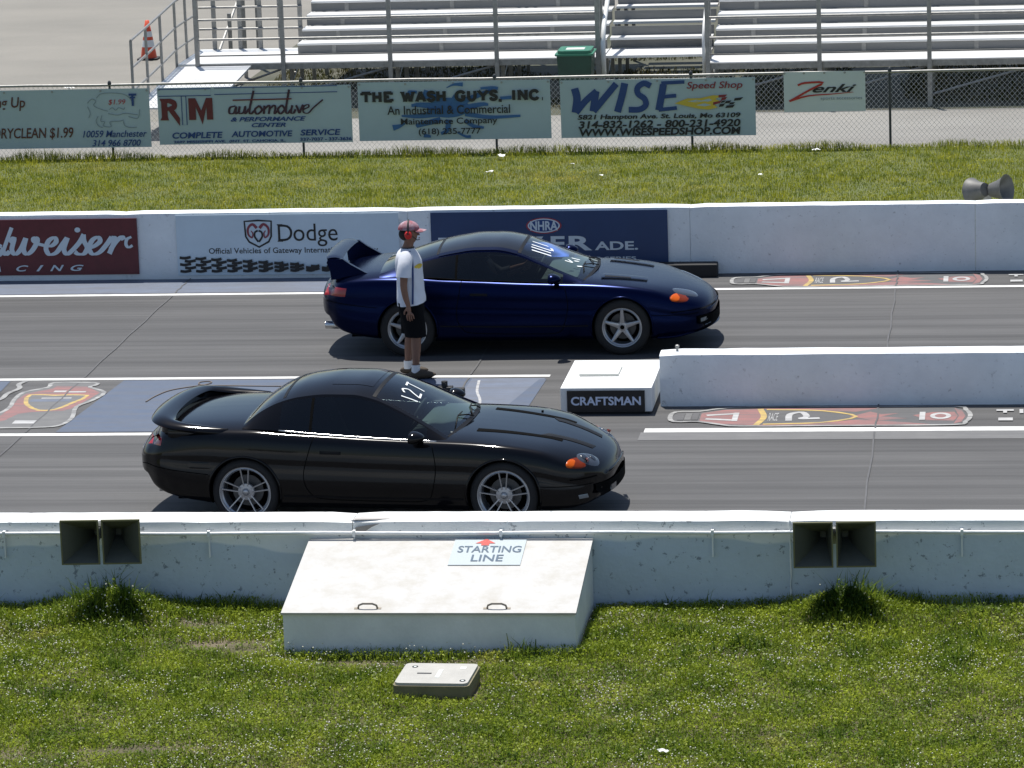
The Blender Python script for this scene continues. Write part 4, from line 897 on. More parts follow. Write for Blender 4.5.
class CarShape:
    def __init__(s, hood=0.0, tail=0.0):
        s.x0, s.x1 = -2.20, 2.36; s.cache = {}
        s.W = pchip([(-2.20, .70), (-2.10, .80), (-1.9, .865), (-1.6, .905), (-1.25, .925), (-.8, .912), (-.3, .895), (.3, .893), (.8, .905), (1.24, .922), (1.6, .90), (1.9, .855), (2.1, .79), (2.24, .70), (2.32, .59), (2.36, .48)])
        s.Zt = pchip([(-2.20, .80 + tail), (-2.12, .90 + tail), (-1.95, .935 + tail), (-1.6, .965), (-1.25, .975), (-1.0, .96), (.4, .87), (.75, .87), (1.0, .855), (1.4, .808), (1.8, .735), (2.1, .650), (2.24, .595), (2.32, .54), (2.36, .485)])
        s.Zs = pchip([(-2.20, .74 + tail), (-2.1, .84 + tail), (-1.9, .875), (-1.5, .90), (-1.2, .90), (-.8, .875), (-.4, .855), (.0, .835), (.5, .818), (.9, .808), (1.24, .788), (1.6, .735), (1.9, .655), (2.1, .595), (2.24, .545), (2.32, .50), (2.36, .455)])
        s.Zb = pchip([(-2.20, .44), (-2.14, .34), (-2.0, .27), (-1.7, .215), (-1.2, .175), (0, .165), (1.2, .17), (1.7, .175), (2.0, .18), (2.2, .20), (2.30, .24), (2.36, .31)])
    def bow(s, x, y):
        f = max(0.0, (x - 1.3) / 1.06); r = max(0.0, (-1.5 - x) / 0.7)
        return (-0.30 * f ** 1.6 + 0.15 * r ** 1.6) * (abs(y) / 0.9) ** 2.3
    def section(s, x):
        W, zt, zs, zb = s.W(x), s.Zt(x), s.Zs(x), s.Zb(x); d = zt - zs; m = zs - zb
        return [(0, zt), (.25 * W, zt - .03 * d), (.48 * W, zt - .12 * d), (.68 * W, zt - .30 * d), (.83 * W, zt - .62 * d), (.915 * W, zs), (.957 * W, zs - .06 * m), (.978 * W, zs - .16 * m), (.990 * W, zs - .29 * m),
                (.988 * W, zs - .42 * m), (1.0 * W, zs - .54 * m), (1.0 * W, zs - .68 * m), (.985 * W, zs - .80 * m), (.965 * W, zb + .07 * m), (.93 * W, zb + .012), (.82 * W, zb), (.4 * W, zb), (0, zb)]
    def sec5(s, x):
        k = round(x, 3)
        if k not in s.cache: s.cache[k] = catmull(s.section(k), 5)
        return s.cache[k]
    def top(s, x, y):
        """surface height over the bonnet / deck at local (x,|y|)"""
        xs = x
        for _ in range(4): xs = x - s.bow(xs, y)
        sec = s.sec5(xs); y = abs(y)
        for (a, za), (b, zb_) in zip(sec[:-1], sec[1:]):
            if a <= y <= b and b > a: return za + (zb_ - za) * (y - a) / (b - a)
        return s.Zs(xs)
    def side(s, x, z):
        """(x, |y|) on the flank at height z; x is the bowed x"""
        xs = x; y = 0.85
        for _ in range(6):
            sec = s.sec5(xs); best = None
            for (a, za), (b, zb_) in zip(sec[:-1], sec[1:]):
                if za >= z >= zb_ and za > zb_ and a > 0.2 * s.W(xs):
                    best = a + (b - a) * (za - z) / (za - zb_); break
            if best is not None: y = best
            xs = x - s.bow(xs, y)
        return y
    def body(s, name, m, parent, wheels, wr=0.35):
        xs = []
        n = 84
        for i in range(n + 1):
            t = i / n; xs.append(s.x0 + (s.x1 - s.x0) * (0.5 - 0.5 * math.cos(math.pi * (0.06 + 0.88 * t)) - 0.5 + 0.5 * math.cos(math.pi * .06)) / math.cos(math.pi * .06) )
        rows = []
        def ring(x, sc=1.0, dx=0.0):
            sec = catmull(s.section(x), 5); zc = (s.Zt(x) + s.Zb(x)) / 2
            half = [(y * sc, zc + (z - zc) * sc) for y, z in sec]
            pts = [(x + dx + s.bow(x, y), -y, z) for y, z in half] + [(x + dx + s.bow(x, y), y, z) for y, z in half[-2:0:-1]]
            return pts
        re = [(0.62, -0.050), (0.80, -0.042), (0.92, -0.026), (0.98, -0.009)]
        fe = [(0.985, 0.004), (0.93, 0.012), (0.8, 0.018), (0.6, 0.021)]
        for sc, dx in re: rows.append(ring(xs[0], sc, dx))
        for x in xs: rows.append(ring(x))
        for sc, dx in fe: rows.append(ring(xs[-1], sc, dx))
        mb = MB(); mb.grid(rows, closed_v=True); L = len(rows[0])
        mb.add(rows[0], [tuple(range(L))]); mb.add(rows[-1], [tuple(reversed(range(L)))])
        o = mb.build(name, [m, M['arch'], M['cabin']], parent, True)
        bm = bmesh.new(); bm.from_mesh(o.data); bmesh.ops.remove_doubles(bm, verts=bm.verts[:], dist=1e-5); bmesh.ops.recalc_face_normals(bm, faces=bm.faces[:]); bm.to_mesh(o.data); bm.free()
        cut = MB()
        cut.mi = 1
        for wx in wheels:
            for sd in (-1, 1):
                MM = Matrix.Translation((wx, sd * 0.82, 0.325)) @ Matrix.Rotation(math.pi / 2, 4, 'X')
                cut.lathe([(0, -0.24), (wr, -0.24), (wr, 0.24), (0, 0.24)], MM, 56)
        cut.mi = 2; cut.box((-0.95, -0.66, 0.38), (0.50, 0.66, 1.5))
        c = cut.build('cutter', [m, M['arch'], M['cabin']], parent)
        bm = bmesh.new(); bm.from_mesh(c.data); bmesh.ops.remove_doubles(bm, verts=bm.verts[:], dist=1e-5); bmesh.ops.recalc_face_normals(bm, faces=bm.faces[:]); bm.to_mesh(c.data); bm.free()
        md = o.modifiers.new('cut', 'BOOLEAN'); md.operation = 'DIFFERENCE'; md.object = c; md.solver = 'EXACT'
        dg = bpy.context.evaluated_depsgraph_get(); dg.update()
        me = bpy.data.meshes.new_from_object(o.evaluated_get(dg)); o.modifiers.clear(); o.data = me
        bpy.data.objects.remove(c)
        me.polygons.foreach_set('use_smooth', [True] * len(me.polygons)); me.set_sharp_from_angle(angle=R(32))
        return o

def side_patch(cs, pts, m, name, parent, off=0.004, sd=-1, nu=10, nv=6):
    """quad patch (x,z corners: rear-top, front-top, front-bottom, rear-bottom) laid on the flank"""
    (ax, az), (bx, bz), (cx, cz), (dx, dz) = pts; rows = []
    for i in range(nu + 1):
        u = i / nu; row = []
        for j in range(nv + 1):
            v = j / nv
            x = (ax * (1 - u) + bx * u) * (1 - v) + (dx * (1 - u) + cx * u) * v; z = (az * (1 - u) + bz * u) * (1 - v) + (dz * (1 - u) + cz * u) * v
            e = 1 - (2 * u - 1) ** 8 * 1 - (2 * v - 1) ** 8 if False else 1
            y = cs.side(x, z)
            edge = -0.004 if (i in (0, nu) or j in (0, nv)) else 0.0
            row.append((x, sd * (y + off + edge), z))
        rows.append(row)
    mb = MB(); mb.grid(rows); o = fixn(mb.build(name, m, parent, True)); 
    return o

def top_patch(cs, pts, m, name, parent, off=0.004, nu=10, nv=6):
    (ax, ay), (bx, by), (cx, cy), (dx, dy) = pts; rows = []
    for i in range(nu + 1):
        u = i / nu; row = []
        for j in range(nv + 1):
            v = j / nv
            x = (ax * (1 - u) + bx * u) * (1 - v) + (dx * (1 - u) + cx * u) * v; y = (ay * (1 - u) + by * u) * (1 - v) + (dy * (1 - u) + cy * u) * v
            edge = -0.003 if (i in (0, nu) or j in (0, nv)) else 0.0
            row.append((x, y, cs.top(x, y) + off + edge))
        rows.append(row)
    mb = MB(); mb.grid(rows); o = fixn(mb.build(name, m, parent, True)); 
    if o.data.polygons[0].normal.z < 0: o.data.flip_normals()
    return o

def ell_patch(cs, on, c, a, b, rot, m, name, parent, sd=-1, off=0.006, sq=2.6, n=28, nr=6):
    """rounded lamp patch; on='side' uses (x,z), on='top' uses (x,|y|)"""
    rows = []
    for j in range(nr + 1):
        r = j / nr; row = []
        for k in range(n):
            t = 2 * math.pi * k / n; ct, st = math.cos(t), math.sin(t)
            p = (abs(ct) ** sq + abs(st) ** sq) ** (-1 / sq) * r; u, v = a * p * ct, b * p * st
            x = c[0] + u * math.cos(rot) - v * math.sin(rot); w = c[1] + u * math.sin(rot) + v * math.cos(rot)
            o_ = off * (1 - r ** 6) - 0.003 * (r ** 6)
            if on == 'side': row.append((x, sd * (cs.side(x, w) + o_), w))
            else: row.append((x, sd * w, cs.top(x, w) + o_))
        rows.append(row)
    mb = MB(); mb.grid(rows[1:], closed_v=True); mb.add([rows[0][0]] + rows[1], [(0, 1 + k, 1 + (k + 1) % n) for k in range(n)])
    return orient(mb.build(name, m, parent, True), (1.2 if c[0] > 0 else -1.2, 0, 0.45))

def nose_patch(cs, y0, y1, z0, z1, m, name, parent, off=0.028, ny=24, nz=4):
    rows = []
    for i in range(ny + 1):
        y = y0 + (y1 - y0) * i / ny; row = []
        for j in range(nz + 1):
            z = z0 + (z1 - z0) * j / nz; lo, hi = 1.4, cs.x1 + cs.bow(cs.x1, y) + 0.005
            if cs.side(hi, z) > abs(y): x = hi
            else:
                for _ in range(16):
                    md = (lo + hi) / 2
                    if cs.side(md, z) > abs(y): lo = md
                    else: hi = md
                x = lo
            row.append((x + off, y * 1.005, z))
        rows.append(row)
    mb = MB(); mb.grid(rows); return orient(mb.build(name, m, parent, True), (1.0, 0, 0.4))

def side_line(cs, pts, w, m, name, parent, off=0.003, sd=-1):
    P = catmull(pts, 8); rows = []
    for i, (x, z) in enumerate(P):
        a = P[max(i - 1, 0)]; b = P[min(i + 1, len(P) - 1)]; t = Vector((b[0] - a[0], b[1] - a[1])).normalized(); nx, nz = -t.y * w / 2, t.x * w / 2
        rows.append([(x + nx, sd * (cs.side(x + nx, z + nz) + off), z + nz), (x - nx, sd * (cs.side(x - nx, z - nz) + off), z - nz)])
    mb = MB(); mb.grid(rows); return fixn(mb.build(name, m, parent, True))

def wheel(kind, parent, x, y, sd):
    w = empty('wheel', (x, y, 0.322)); w.parent = parent
    MM = Matrix.Rotation(math.pi / 2 * (1 if sd < 0 else -1), 4, 'X')    # local +z -> outward
    Rt, Rr = 0.322, (0.243 if kind == 'twin' else 0.222)
    wd = 0.112
    mb = MB(); mb.lathe([(Rr - .01, -wd), (Rr + .03, -wd - .006), (Rt - .02, -wd + .0), (Rt, -wd + .03), (Rt, wd - .03), (Rt - .008, wd - .01), (Rt - .03, wd + .002), (Rr + .03, wd + .006), (Rr + .004, wd - .004), (Rr - .01, wd - .02)], MM, 56, closed=True); mb.build('tyre', M['tyre'], w, True, 40)
    mb = MB()
    mb.lathe([(Rr - .002, wd - .002), (Rr + .006, wd + .001), (Rr + .004, wd - .012), (Rr - .012, wd - .006), (Rr - .026, wd - .02), (Rr - .03, -wd + .02), (Rr - .018, -wd + .02), (Rr - .008, wd - .02)], MM, 56, closed=True)
    if kind == 'twin':
        for k in range(5):
            for da in (-1, 1):
                a = math.radians(90 + 72 * k); ca, sa = math.cos(a), math.sin(a)
                p0 = Vector((0.055 * ca - da * 0.018 * sa, 0.055 * sa + da * 0.018 * ca, wd - .045)); p1 = Vector(((Rr - .016) * ca - da * 0.040 * sa, (Rr - .016) * sa + da * 0.040 * ca, wd - .016))
                t = (p1 - p0).normalized(); nn = Vector((-t.y, t.x, 0)).normalized() * 0.0055; zz = Vector((0, 0, 0.012))
                mb.add([MM @ q for q in (p0 - nn - zz, p0 + nn - zz, p1 + nn - zz, p1 - nn - zz, p0 - nn + zz, p0 + nn + zz, p1 + nn + zz, p1 - nn + zz)], [(0, 3, 2, 1), (4, 5, 6, 7), (0, 1, 5, 4), (1, 2, 6, 5), (2, 3, 7, 6), (3, 0, 4, 7)])
        mb.lathe([(0, wd - .022), (0.03, wd - .024), (0.036, wd - .032), (0.078, wd - .036), (0.084, wd - .045), (0.08, wd - .07), (0, wd - .07)], MM, 30)
    else:
        for k in range(5):
            a = math.radians(90 + 72 * k); ca, sa = math.cos(a), math.sin(a)
            pts = [(0.045, 0.034, wd - .034), (0.12, 0.026, wd - .022), (Rr - .014, 0.017, wd - .014)]
            rows = []
            for r, hw, z in pts:
                rows.append([MM @ Vector((r * ca - q * sa, r * sa + q * ca, zq)) for q, zq in ((-hw, z - .02), (-hw * .8, z), (0, z + .006), (hw * .8, z), (hw, z - .02))])
            mb.grid(rows)
        mb.lathe([(0, wd - .02), (0.03, wd - .022), (0.034, wd - .03), (0.055, wd - .032), (0.07, wd - .05), (0, wd - .05)], MM, 30)
    mb.build('rim', M['rim_lip'], w, True, 35)
    mb = MB(); mb.lathe([(0, wd - .0175), (0.022, wd - .0185), (0.028, wd - .0235), (0, wd - .0235)], MM, 20); mb.build('hub_cap', M['rim'] if kind == 'twin' else M['arch'], w, True)
    for k in range(5):
        a = math.radians(54 + 72 * k); mb2 = mb
    mb = MB(); mb.lathe([(0.03, 0.0), (0.15, 0.0), (0.15, -0.025), (0.03, -0.025)], MM, 40, closed=True); mb.build('brake_disc', M['disc'], w)
    mb = MB(); mb.lathe([(0, -0.06), (Rr - .03, -0.06)], MM, 30); mb.build('hub_back', M['arch'], w)
    return w

class Greenhouse:
    """glass house between belt line and roof; stations run from the rear glass base to the windscreen base"""
    def __init__(s, xr, xf, zc, zr, yr, zb, yb, bowf=0.10, bowr=0.03):
        s.xr, s.xf = xr, xf; s.zc, s.zr, s.yr, s.zb, s.yb = map(pchip, (zc, zr, yr, zb, yb)); s.bowf, s.bowr = bowf, bowr
    def bow(s, x, q):
        """q: 0 centre .. 1 rail"""
        f = max(0, min(1, (x + 0.35) / (s.xf + 0.35))); r = max(0, min(1, (-0.5 - x) / (-0.5 - s.xr)))
        return (s.bowf * f - s.bowr * r) * (1 - q * q)
    def topp(s, x, v, off=0.0):
        """v in -1..1 across the roof"""
        q = abs(v); zr, zc, yr = s.zr(x), s.zc(x), s.yr(x)
        z = zr + (zc - zr) * (1 - q ** 2.4); y = v * yr
        p = Vector((x + s.bow(x, q), y, z))
        if off:
            e = 1e-3
            dx = Vector((1, 0, (s.zc(x + .02) - s.zc(x - .02)) / .04)).normalized(); n = Vector((-dx.z, 0, dx.x)); n = (n + Vector((0, v * 0.35, 0))).normalized(); p = p + n * off
        return p
    def sidep(s, x, t, sd, off=0.0):
        """t 0 at belt .. 1 at rail"""
        zb, zr, yb, yr = s.zb(x), s.zr(x), s.yb(x), s.yr(x)
        y = yb + (yr - yb) * (t * 0.8 + 0.2 * t * t) ; z = zb + (zr - zb) * t
        return Vector((x, sd * (y + off), z + off * 0.3))

def build_greenhouse(g, root, paint, glass_rear, glass_front, glass_side, xw, xrg, x_div, xq0, door_front, roof_mat=None, win_frame=None, roof_glass=None):
    """xw: windscreen top edge; xrg: rear glass top edge; side window runs xq0..door_front, divider at x_div"""
    roof_mat = roof_mat or paint
    def strip(x0, x1, v0, v1, nx, nv, off=0.0):
        return [[g.topp(x0 + (x1 - x0) * i / nx, v0 + (v1 - v0) * j / nv, off) for j in range(nv + 1)] for i in range(nx + 1)]
    rs = g.xf - 0.02
    A = 0.93
    # roof shell: full-width strips beyond the glass + pillars
    mb = MB(); mb.grid(strip(xrg, xw, -1, 1, 30, 36)); orient(mb.build('roof', roof_mat, root, True))
    for sd in (-1, 1):
        # A pillar, C pillar strips
        mb = MB(); mb.grid(strip(xw, g.xf, sd * A, sd * 1.0, 20, 3)); orient(mb.build('windscreen_pillar', paint, root, True))
        mb = MB(); mb.grid(strip(g.xr, xrg, sd * 0.90, sd * 1.0, 20, 3)); orient(mb.build('rear_pillar', paint, root, True))
    mb = MB(); mb.grid(strip(xw, g.xf, -A, A, 22, 36)); ws = orient(mb.build('windscreen', glass_front, root, True))
    mb = MB()
    mb.grid(strip(xw, xw + 0.035, -A, A, 2, 36, 0.002)); mb.build('windscreen_seal', M['trim'], ws, True); mb = MB(); mb.grid(strip(g.xf - 0.03, g.xf + 0.004, -A, A, 2, 36, 0.002))
    mb.build('windscreen_seal', M['trim'], ws, True)
    mb = MB(); mb.grid(strip(g.xr, xrg, -0.90, 0.90, 22, 36)); rg = orient(mb.build('rear_window', glass_rear, root, True))
    mb = MB(); mb.grid(strip(xrg - 0.03, xrg, -0.9, 0.9, 2, 36, 0.002)); mb.build('rear_window_seal', M['trim'], rg, True)
    # sides
    TT = 0.93
    for sd in (-1, 1):
        def sgrid(x0, x1, t0, t1, nx, nt, off=0.0):
            return [[g.sidep(x0 + (x1 - x0) * i / nx, t0 + (t1 - t0) * j / nt, sd, off) for j in range(nt + 1)] for i in range(nx + 1)]
        mb = MB(); mb.grid(sgrid(g.xr, xq0, 0, 1, 14, 8)); orient(mb.build('quarter_panel', paint, root, True))
        mb = MB(); mb.grid(sgrid(door_front, g.xf, 0, 1, 8, 6)); mb.grid(sgrid(xq0, door_front, TT, 1, 40, 3)); orient(mb.build('door_frame', paint, root, True))
        mb = MB(); mb.grid(sgrid(xq0, x_div, 0, TT, 16, 8)); orient(mb.build('quarter_window', glass_rear, root, True))
        mb = MB(); mb.grid(sgrid(x_div, door_front, 0, TT, 30, 8)); dw = orient(mb.build('door_window', glass_side, root, True))
        mb = MB(); mb.grid(sgrid(x_div - 0.018, x_div + 0.008, 0, TT, 2, 8, 0.003)); mb.build('window_divider', M['arch'], root, True)
        mb = MB(); mb.tube([g.sidep(xq0 + (g.xf - 0.1 - xq0) * k / 20, 0.012, sd, 0.004) for k in range(21)], 0.008, 6); mb.build('belt_moulding', M['chrome'] if win_frame is None else win_frame, root, True)
    return ws

def interior(root, driver_side=1):
    for sd in (-1, 1):
        se = empty('seat', (-0.36, sd * 0.36, 0.40)); se.parent = root
        mb = MB(); mb.bbox((-0.24, -0.24, 0.0), (0.28, 0.24, 0.17), 0.05); mb.build('seat_cushion', M['seat'], se, True, 50)
        mb = MB(); bm = bmesh.new(); bmesh.ops.create_cube(bm, size=1)
        for v in bm.verts: v.co = Vector((v.co.x * 0.13 - 0.24 - (v.co.z + .5) * 0.20, v.co.y * (0.46 if v.co.z < 0 else 0.40), 0.12 + (v.co.z + .5) * 0.50))
        bmesh.ops.bevel(bm, geom=bm.edges[:], offset=0.045, segments=2, affect='EDGES'); mb.bm(bm); mb.build('backrest', M['seat'], se, True, 50)
        mb = MB(); mb.bbox((-0.50, -0.13, 0.60), (-0.41, 0.13, 0.76), 0.03); mb.build('headrest', M['seat'], se, True, 50)
    mb = MB(); mb.bbox((0.28, -0.655, 0.46), (0.50, 0.655, 0.85), 0.05); mb.bbox((0.40, -0.62, 0.70), (0.72, 0.62, 0.872), 0.03); mb.build('dashboard', M['dash'], root, True, 50)
    mb = MB(); c = Vector((0.16, 0.36 * driver_side, 0.80)); ax = Matrix.Translation(c) @ Matrix.Rotation(R(-62), 4, 'Y')
    mb.tube([ax @ Vector((0.18 * math.cos(2 * math.pi * k / 24), 0.18 * math.sin(2 * math.pi * k / 24), 0)) for k in range(24)], 0.014, 8, closed=True)
    for a in (90, 210, 330): mb.tube([ax @ Vector((0, 0, -0.02)), ax @ Vector((0.18 * math.cos(R(a)), 0.18 * math.sin(R(a)), 0))], 0.012, 6)
    mb.build('steering_wheel', M['cabin'], root, True)

def mirror(root, paint, x, z, y, sd):
    mb = MB(); bm = bmesh.new(); bmesh.ops.create_icosphere(bm, subdivisions=3, radius=1)
    for v in bm.verts:
        c = v.co; f = 1.0 - 0.25 * max(0, c.x)
        v.co = Vector((x + (max(c.x, -0.45)) * 0.10, sd * (y + c.y * 0.105 * f), z + c.z * 0.062 * f))
    mb.bm(bm); o = mb.build('side_mirror', paint, root, True, 50)
    mb = MB(); mb.tube([(x + 0.03, sd * (y - 0.16), z - 0.03), (x + 0.02, sd * (y - 0.05), z - 0.015)], 0.03, 8); mb.build('mirror_arm', M['trim'], o, True)

def wiper(root, g, v0, v1, x_in):
    mb = MB(); p0 = g.topp(g.xf - 0.005, v0, 0.02); p1 = g.topp(x_in, v1, 0.012)
    mb.tube([p0, p0.lerp(p1, 0.4) + Vector((0, 0, .012)), p1], 0.007, 6); q = g.topp(x_in + 0.0, v1 + 0.22, 0.01); q2 = g.topp(x_in + 0.06, v1 - 0.35, 0.01)
    mb.tube([q, p1, q2], 0.006, 6); mb.build('wiper', M['trim'], root, True)

def arch_lip(cs, root, wx, paint, wr=0.352, sd=-1):
    pts = []
    for k in range(33):
        a = R(-14 + 208 * k / 32); x = wx + wr * math.cos(a); z = 0.325 + wr * math.sin(a)
        if z < 0.19: continue
        pts.append((x, sd * (cs.side(x, max(z, 0.2)) + 0.0), z))
    mb = MB(); mb.tube(pts, 0.011, 8); mb.build('arch_lip', paint, root, True)

WB = 1.235
def common(cs, root, paint, kind):
    cs.body('body', paint, root, (-WB, WB))
    for wx in (-WB, WB):
        for sd in (-1, 1):
            wheel(kind, root, wx, sd * 0.775, sd); arch_lip(cs, root, wx, paint, sd=sd)
    mb = MB(); mb.box((-1.9, -0.62, 0.19), (1.9, 0.62, 0.30)); mb.build('underbody', M['arch'], root)

# ------------------------------------------------------------------ the black coupe (near lane)
PB = car_paint('black_car_paint', (0.003, 0.003, 0.004), 0.09)
cs = CarShape()
bc = empty('sports_car', (-0.962, -0.17, 0), R(-4.0), 'black sports coupe with hoop spoiler and twin spoke wheels in the near lane', 'car', 'cars staged on the drag strip')
common(cs, bc, PB, 'twin')
g = Greenhouse(-1.26, 0.70,
    zc=[(-1.26, .978), (-1.12, 1.105), (-.95, 1.20), (-.75, 1.257), (-.48, 1.285), (-.25, 1.283), (-.05, 1.25), (.2, 1.155), (.45, 1.02), (.70, .872)],
    zr=[(-1.26, .945), (-1.12, 1.05), (-.95, 1.135), (-.75, 1.188), (-.48, 1.212), (-.25, 1.210), (-.05, 1.172), (.2, 1.075), (.45, .955), (.70, .828)],
    yr=[(-1.26, .72), (-1.1, .66), (-.85, .61), (-.5, .575), (-.1, .57), (.1, .595), (.4, .665), (.70, .765)],
    zb=[(-1.26, .925), (-1.0, .915), (-.5, .872), (0, .842), (.5, .822), (.70, .815)],
    yb=[(-1.26, .80), (-1.0, .815), (-.5, .805), (0, .80), (.5, .80), (.70, .79)])
ws = build_greenhouse(g, bc, PB, G_rear, G_front, G_side, -0.06, -0.88, -0.60, -0.90, 0.50)
interior(bc)
# sunroof panel, wipers, chalk number
mb = MB(); mb.grid([[g.topp(-0.48 + 0.38 * i / 8, -0.62 + 1.24 * j / 16, 0.003) for j in range(17)] for i in range(9)]); mb.build('sunroof', mat('sunroof_glass', (0.004, 0.004, 0.005), 0.12, spec=0.35), bc, True)
wiper(bc, g, -0.05, -0.30, 0.60); wiper(bc, g, 0.45, 0.35, 0.62)
def chalk(g, ws, marks, w=0.02):
    """finger-painted digits: strokes in (x, v) on the windscreen"""
    mb = MB(); h = 0.004
    for pts in marks:
        P = catmull(pts, 5); rows = []; h += 0.0003
        for i, (x, v) in enumerate(P):
            a = P[max(i - 1, 0)]; b = P[min(i + 1, len(P) - 1)]; t = Vector((b[0] - a[0], (b[1] - a[1]) * 0.65)); 
            if t.length < 1e-6: t = Vector((1, 0))
            t.normalize()
            nx, nv = -t.y * w / 2, t.x * w / 2 / 0.65
            rows.append([g.topp(x + nx, v + nv, h), g.topp(x - nx, v - nv, h)])
        mb.grid(rows)
    return mb.build('chalk_number', M['shoe_polish'], ws, True)
# digits 1 2 7, read from the front of the car, up = towards the roof
chalk(g, ws, [[(0.15, -0.60), (0.29, -0.54)], [(0.15, -0.44), (0.12, -0.34), (0.16, -0.26), (0.22, -0.34), (0.28, -0.40)], [(0.28, -0.40), (0.265, -0.22)], [(0.12, -0.12), (0.11, 0.08)], [(0.11, 0.03), (0.27, -0.05)]], 0.017)
mirror(bc, PB, 0.42, 0.885, 0.93, -1); mirror(bc, PB, 0.42, 0.885, 0.93, 1)
# hoop spoiler: continuous wing round the tail
def sweep_wing(path, name, m, parent, chord, thick, tilt=None):
    P = [Vector(p) for p in catmull(path, 8)]; rows = []
    prof = [(math.cos(a), math.sin(a)) for a in [2 * math.pi * k / 16 for k in range(16)]]
    for i, p in enumerate(P):
        t = (P[min(i + 1, len(P) - 1)] - P[max(i - 1, 0)]).normalized(); k = i / (len(P) - 1)
        c_ = chord(k); th = thick(k)
        n = t.cross(Vector((0, 0, 1))).normalized(); upv = n.cross(t).normalized()
        ti = tilt(k) if tilt else 0.0
        n2 = n * math.cos(ti) + upv * math.sin(ti); u2 = upv * math.cos(ti) - n * math.sin(ti)
        rows.append([p + n2 * (c_ / 2 * a) + u2 * (th / 2 * b * (1.0 - 0.45 * abs(a) ** 2)) for a, b in prof])
    mb = MB(); mb.grid(rows, closed_v=True); L = 16
    mb.add(rows[0], [tuple(range(L))]); mb.add(rows[-1], [tuple(reversed(range(L)))])
    return fixn(mb.build(name, m, parent, True, 60))
sweep_wing([(-1.40, -.80, .885), (-1.66, -.80, .912), (-1.88, -.775, .938), (-2.02, -.67, .965), (-2.08, -.40, .98), (-2.10, 0, .985), (-2.08, .40, .98), (-2.02, .67, .965), (-1.88, .775, .938), (-1.66, .80, .912), (-1.40, .80, .885)],
    'spoiler', PB, bc, lambda k: 0.06 + 0.17 * math.sin(math.pi * k) ** 0.5, lambda k: 0.085 + 0.0 * k, lambda k: 0.05)
mb = MB()
for s_ in (-1, 1):
    mb = MB(); mb.bbox((-1.96, s_ * 0.78 - 0.05, .83), (-1.50, s_ * 0.78 + 0.05, .925), 0.03); mb.build('spoiler_mount', PB, bc, True, 50)
cur = catmull([(-1.60, -.805, .90), (-1.88, -.785, .93), (-2.04, -.67, .955), (-2.10, -.40, .97), (-2.12, 0, .975), (-2.10, .40, .97), (-2.04, .67, .955), (-1.88, .785, .93), (-1.60, .805, .90)], 8)
mb = MB(); mb.grid([[(x, y, z), (x - 0.01, y * 1.0, z - .10), (x + .01, y, z - .22), (x + .10, y * .93, z - .22), (x + .09, y * .93, z)] for x, y, z in cur]); fixn(mb.build('spoiler_mount', PB, bc, True, 50))
# bonnet vents, lights, lines
for s_ in (-1, 1):
    top_patch(cs, [(0.92, s_ * 0.50), (1.75, s_ * 0.40), (1.75, s_ * 0.335), (0.92, s_ * 0.40)], M['arch'], 'bonnet_vent', bc, 0.006, 16, 4)
    hl = ell_patch(cs, 'top', (2.10, 0.53), 0.155, 0.085, R(-38), M['lampglass'], 'headlight', bc, s_, 0.010, 2.2)
    ell_patch(cs, 'top', (2.06, 0.555), 0.060, 0.055, 0, M['lampin'], 'reflector', hl, s_, 0.017, 2.0)
    ell_patch(cs, 'top', (2.15, 0.48), 0.050, 0.045, 0, M['lampin'], 'reflector', hl, s_, 0.017, 2.0)
    ts = ell_patch(cs, 'side', (2.0, .60), 0.125, 0.042, R(-7), M['amber_dark'], 'turn_signal', bc, s_, 0.008, 3.2)
    ell_patch(cs, 'side', (1.935, .607), 0.055, 0.036, R(-5), M['amber'], 'bulb_lens', ts, s_, 0.012, 2.4)
    top_patch(cs, [(1.50, s_ * 0.36), (2.10, s_ * 0.27), (2.12, s_ * 0.17), (1.56, s_ * 0.26)], M['trim'], 'bonnet_scoop', bc, 0.007, 16, 4)
    side_patch(cs, [(-2.15, .84), (-2.03, .815), (-2.02, .745), (-2.16, .735)], M['redlens'], 'tail_light', bc, 0.006, s_)
    side_line(cs, [(0.56, .825), (0.60, .6), (0.57, .38), (0.50, .27), (0.2, .255), (-.45, .27), (-.60, .33), (-.66, .5), (-.60, .74), (-.56, .86)], 0.008, M['arch'], 'door_seam', bc, 0.0015, s_)
    side_patch(cs, [(-.50, .735), (-.30, .73), (-.30, .700), (-.50, .705)], M['trim'], 'door_handle', bc, 0.008, s_)
    side_line(cs, [(-.86, .30), (-.5, .295), (-.2, .285), (.6, .285), (.86, .29)], 0.02, M['trim'], 'sill_line', bc, 0.002, s_)
    side_line(cs, [(1.55, .42), (1.8, .41), (2.05, .40), (2.2, .40)], 0.008, M['arch'], 'bumper_seam', bc, 0.002, s_)
    side_line(cs, [(-1.58, .50), (-1.8, .52), (-2.0, .54), (-2.15, .56)], 0.008, M['arch'], 'bumper_seam', bc, 0.002, s_)
nose_patch(cs, -0.62, 0.62, 0.27, 0.385, M['arch'], 'air_intake', bc)
nose_patch(cs, -0.42, -0.26, 0.275, 0.33, M['lampglass'], 'intake_lamp', bc, 0.036, 8, 3)
nose_patch(cs, -0.80, 0.80, 0.455, 0.466, M['arch'], 'nose_seam', bc, 0.012, 30, 2)
fogm = mat('fog_glass', (0.20, 0.23, 0.25), 0.1, 0.3)
for s_ in (-1, 1):
    side_patch(cs, [(2.02, .31), (2.12, .31), (2.13, .27), (2.03, .27)], fogm, 'fog_light', bc, 0.006, s_)
side_patch(cs, [(-1.75, .62), (-1.55, .62), (-1.55, .55), (-1.75, .55)], PB, 'fuel_flap', bc, 0.003, -1)
mb = MB()
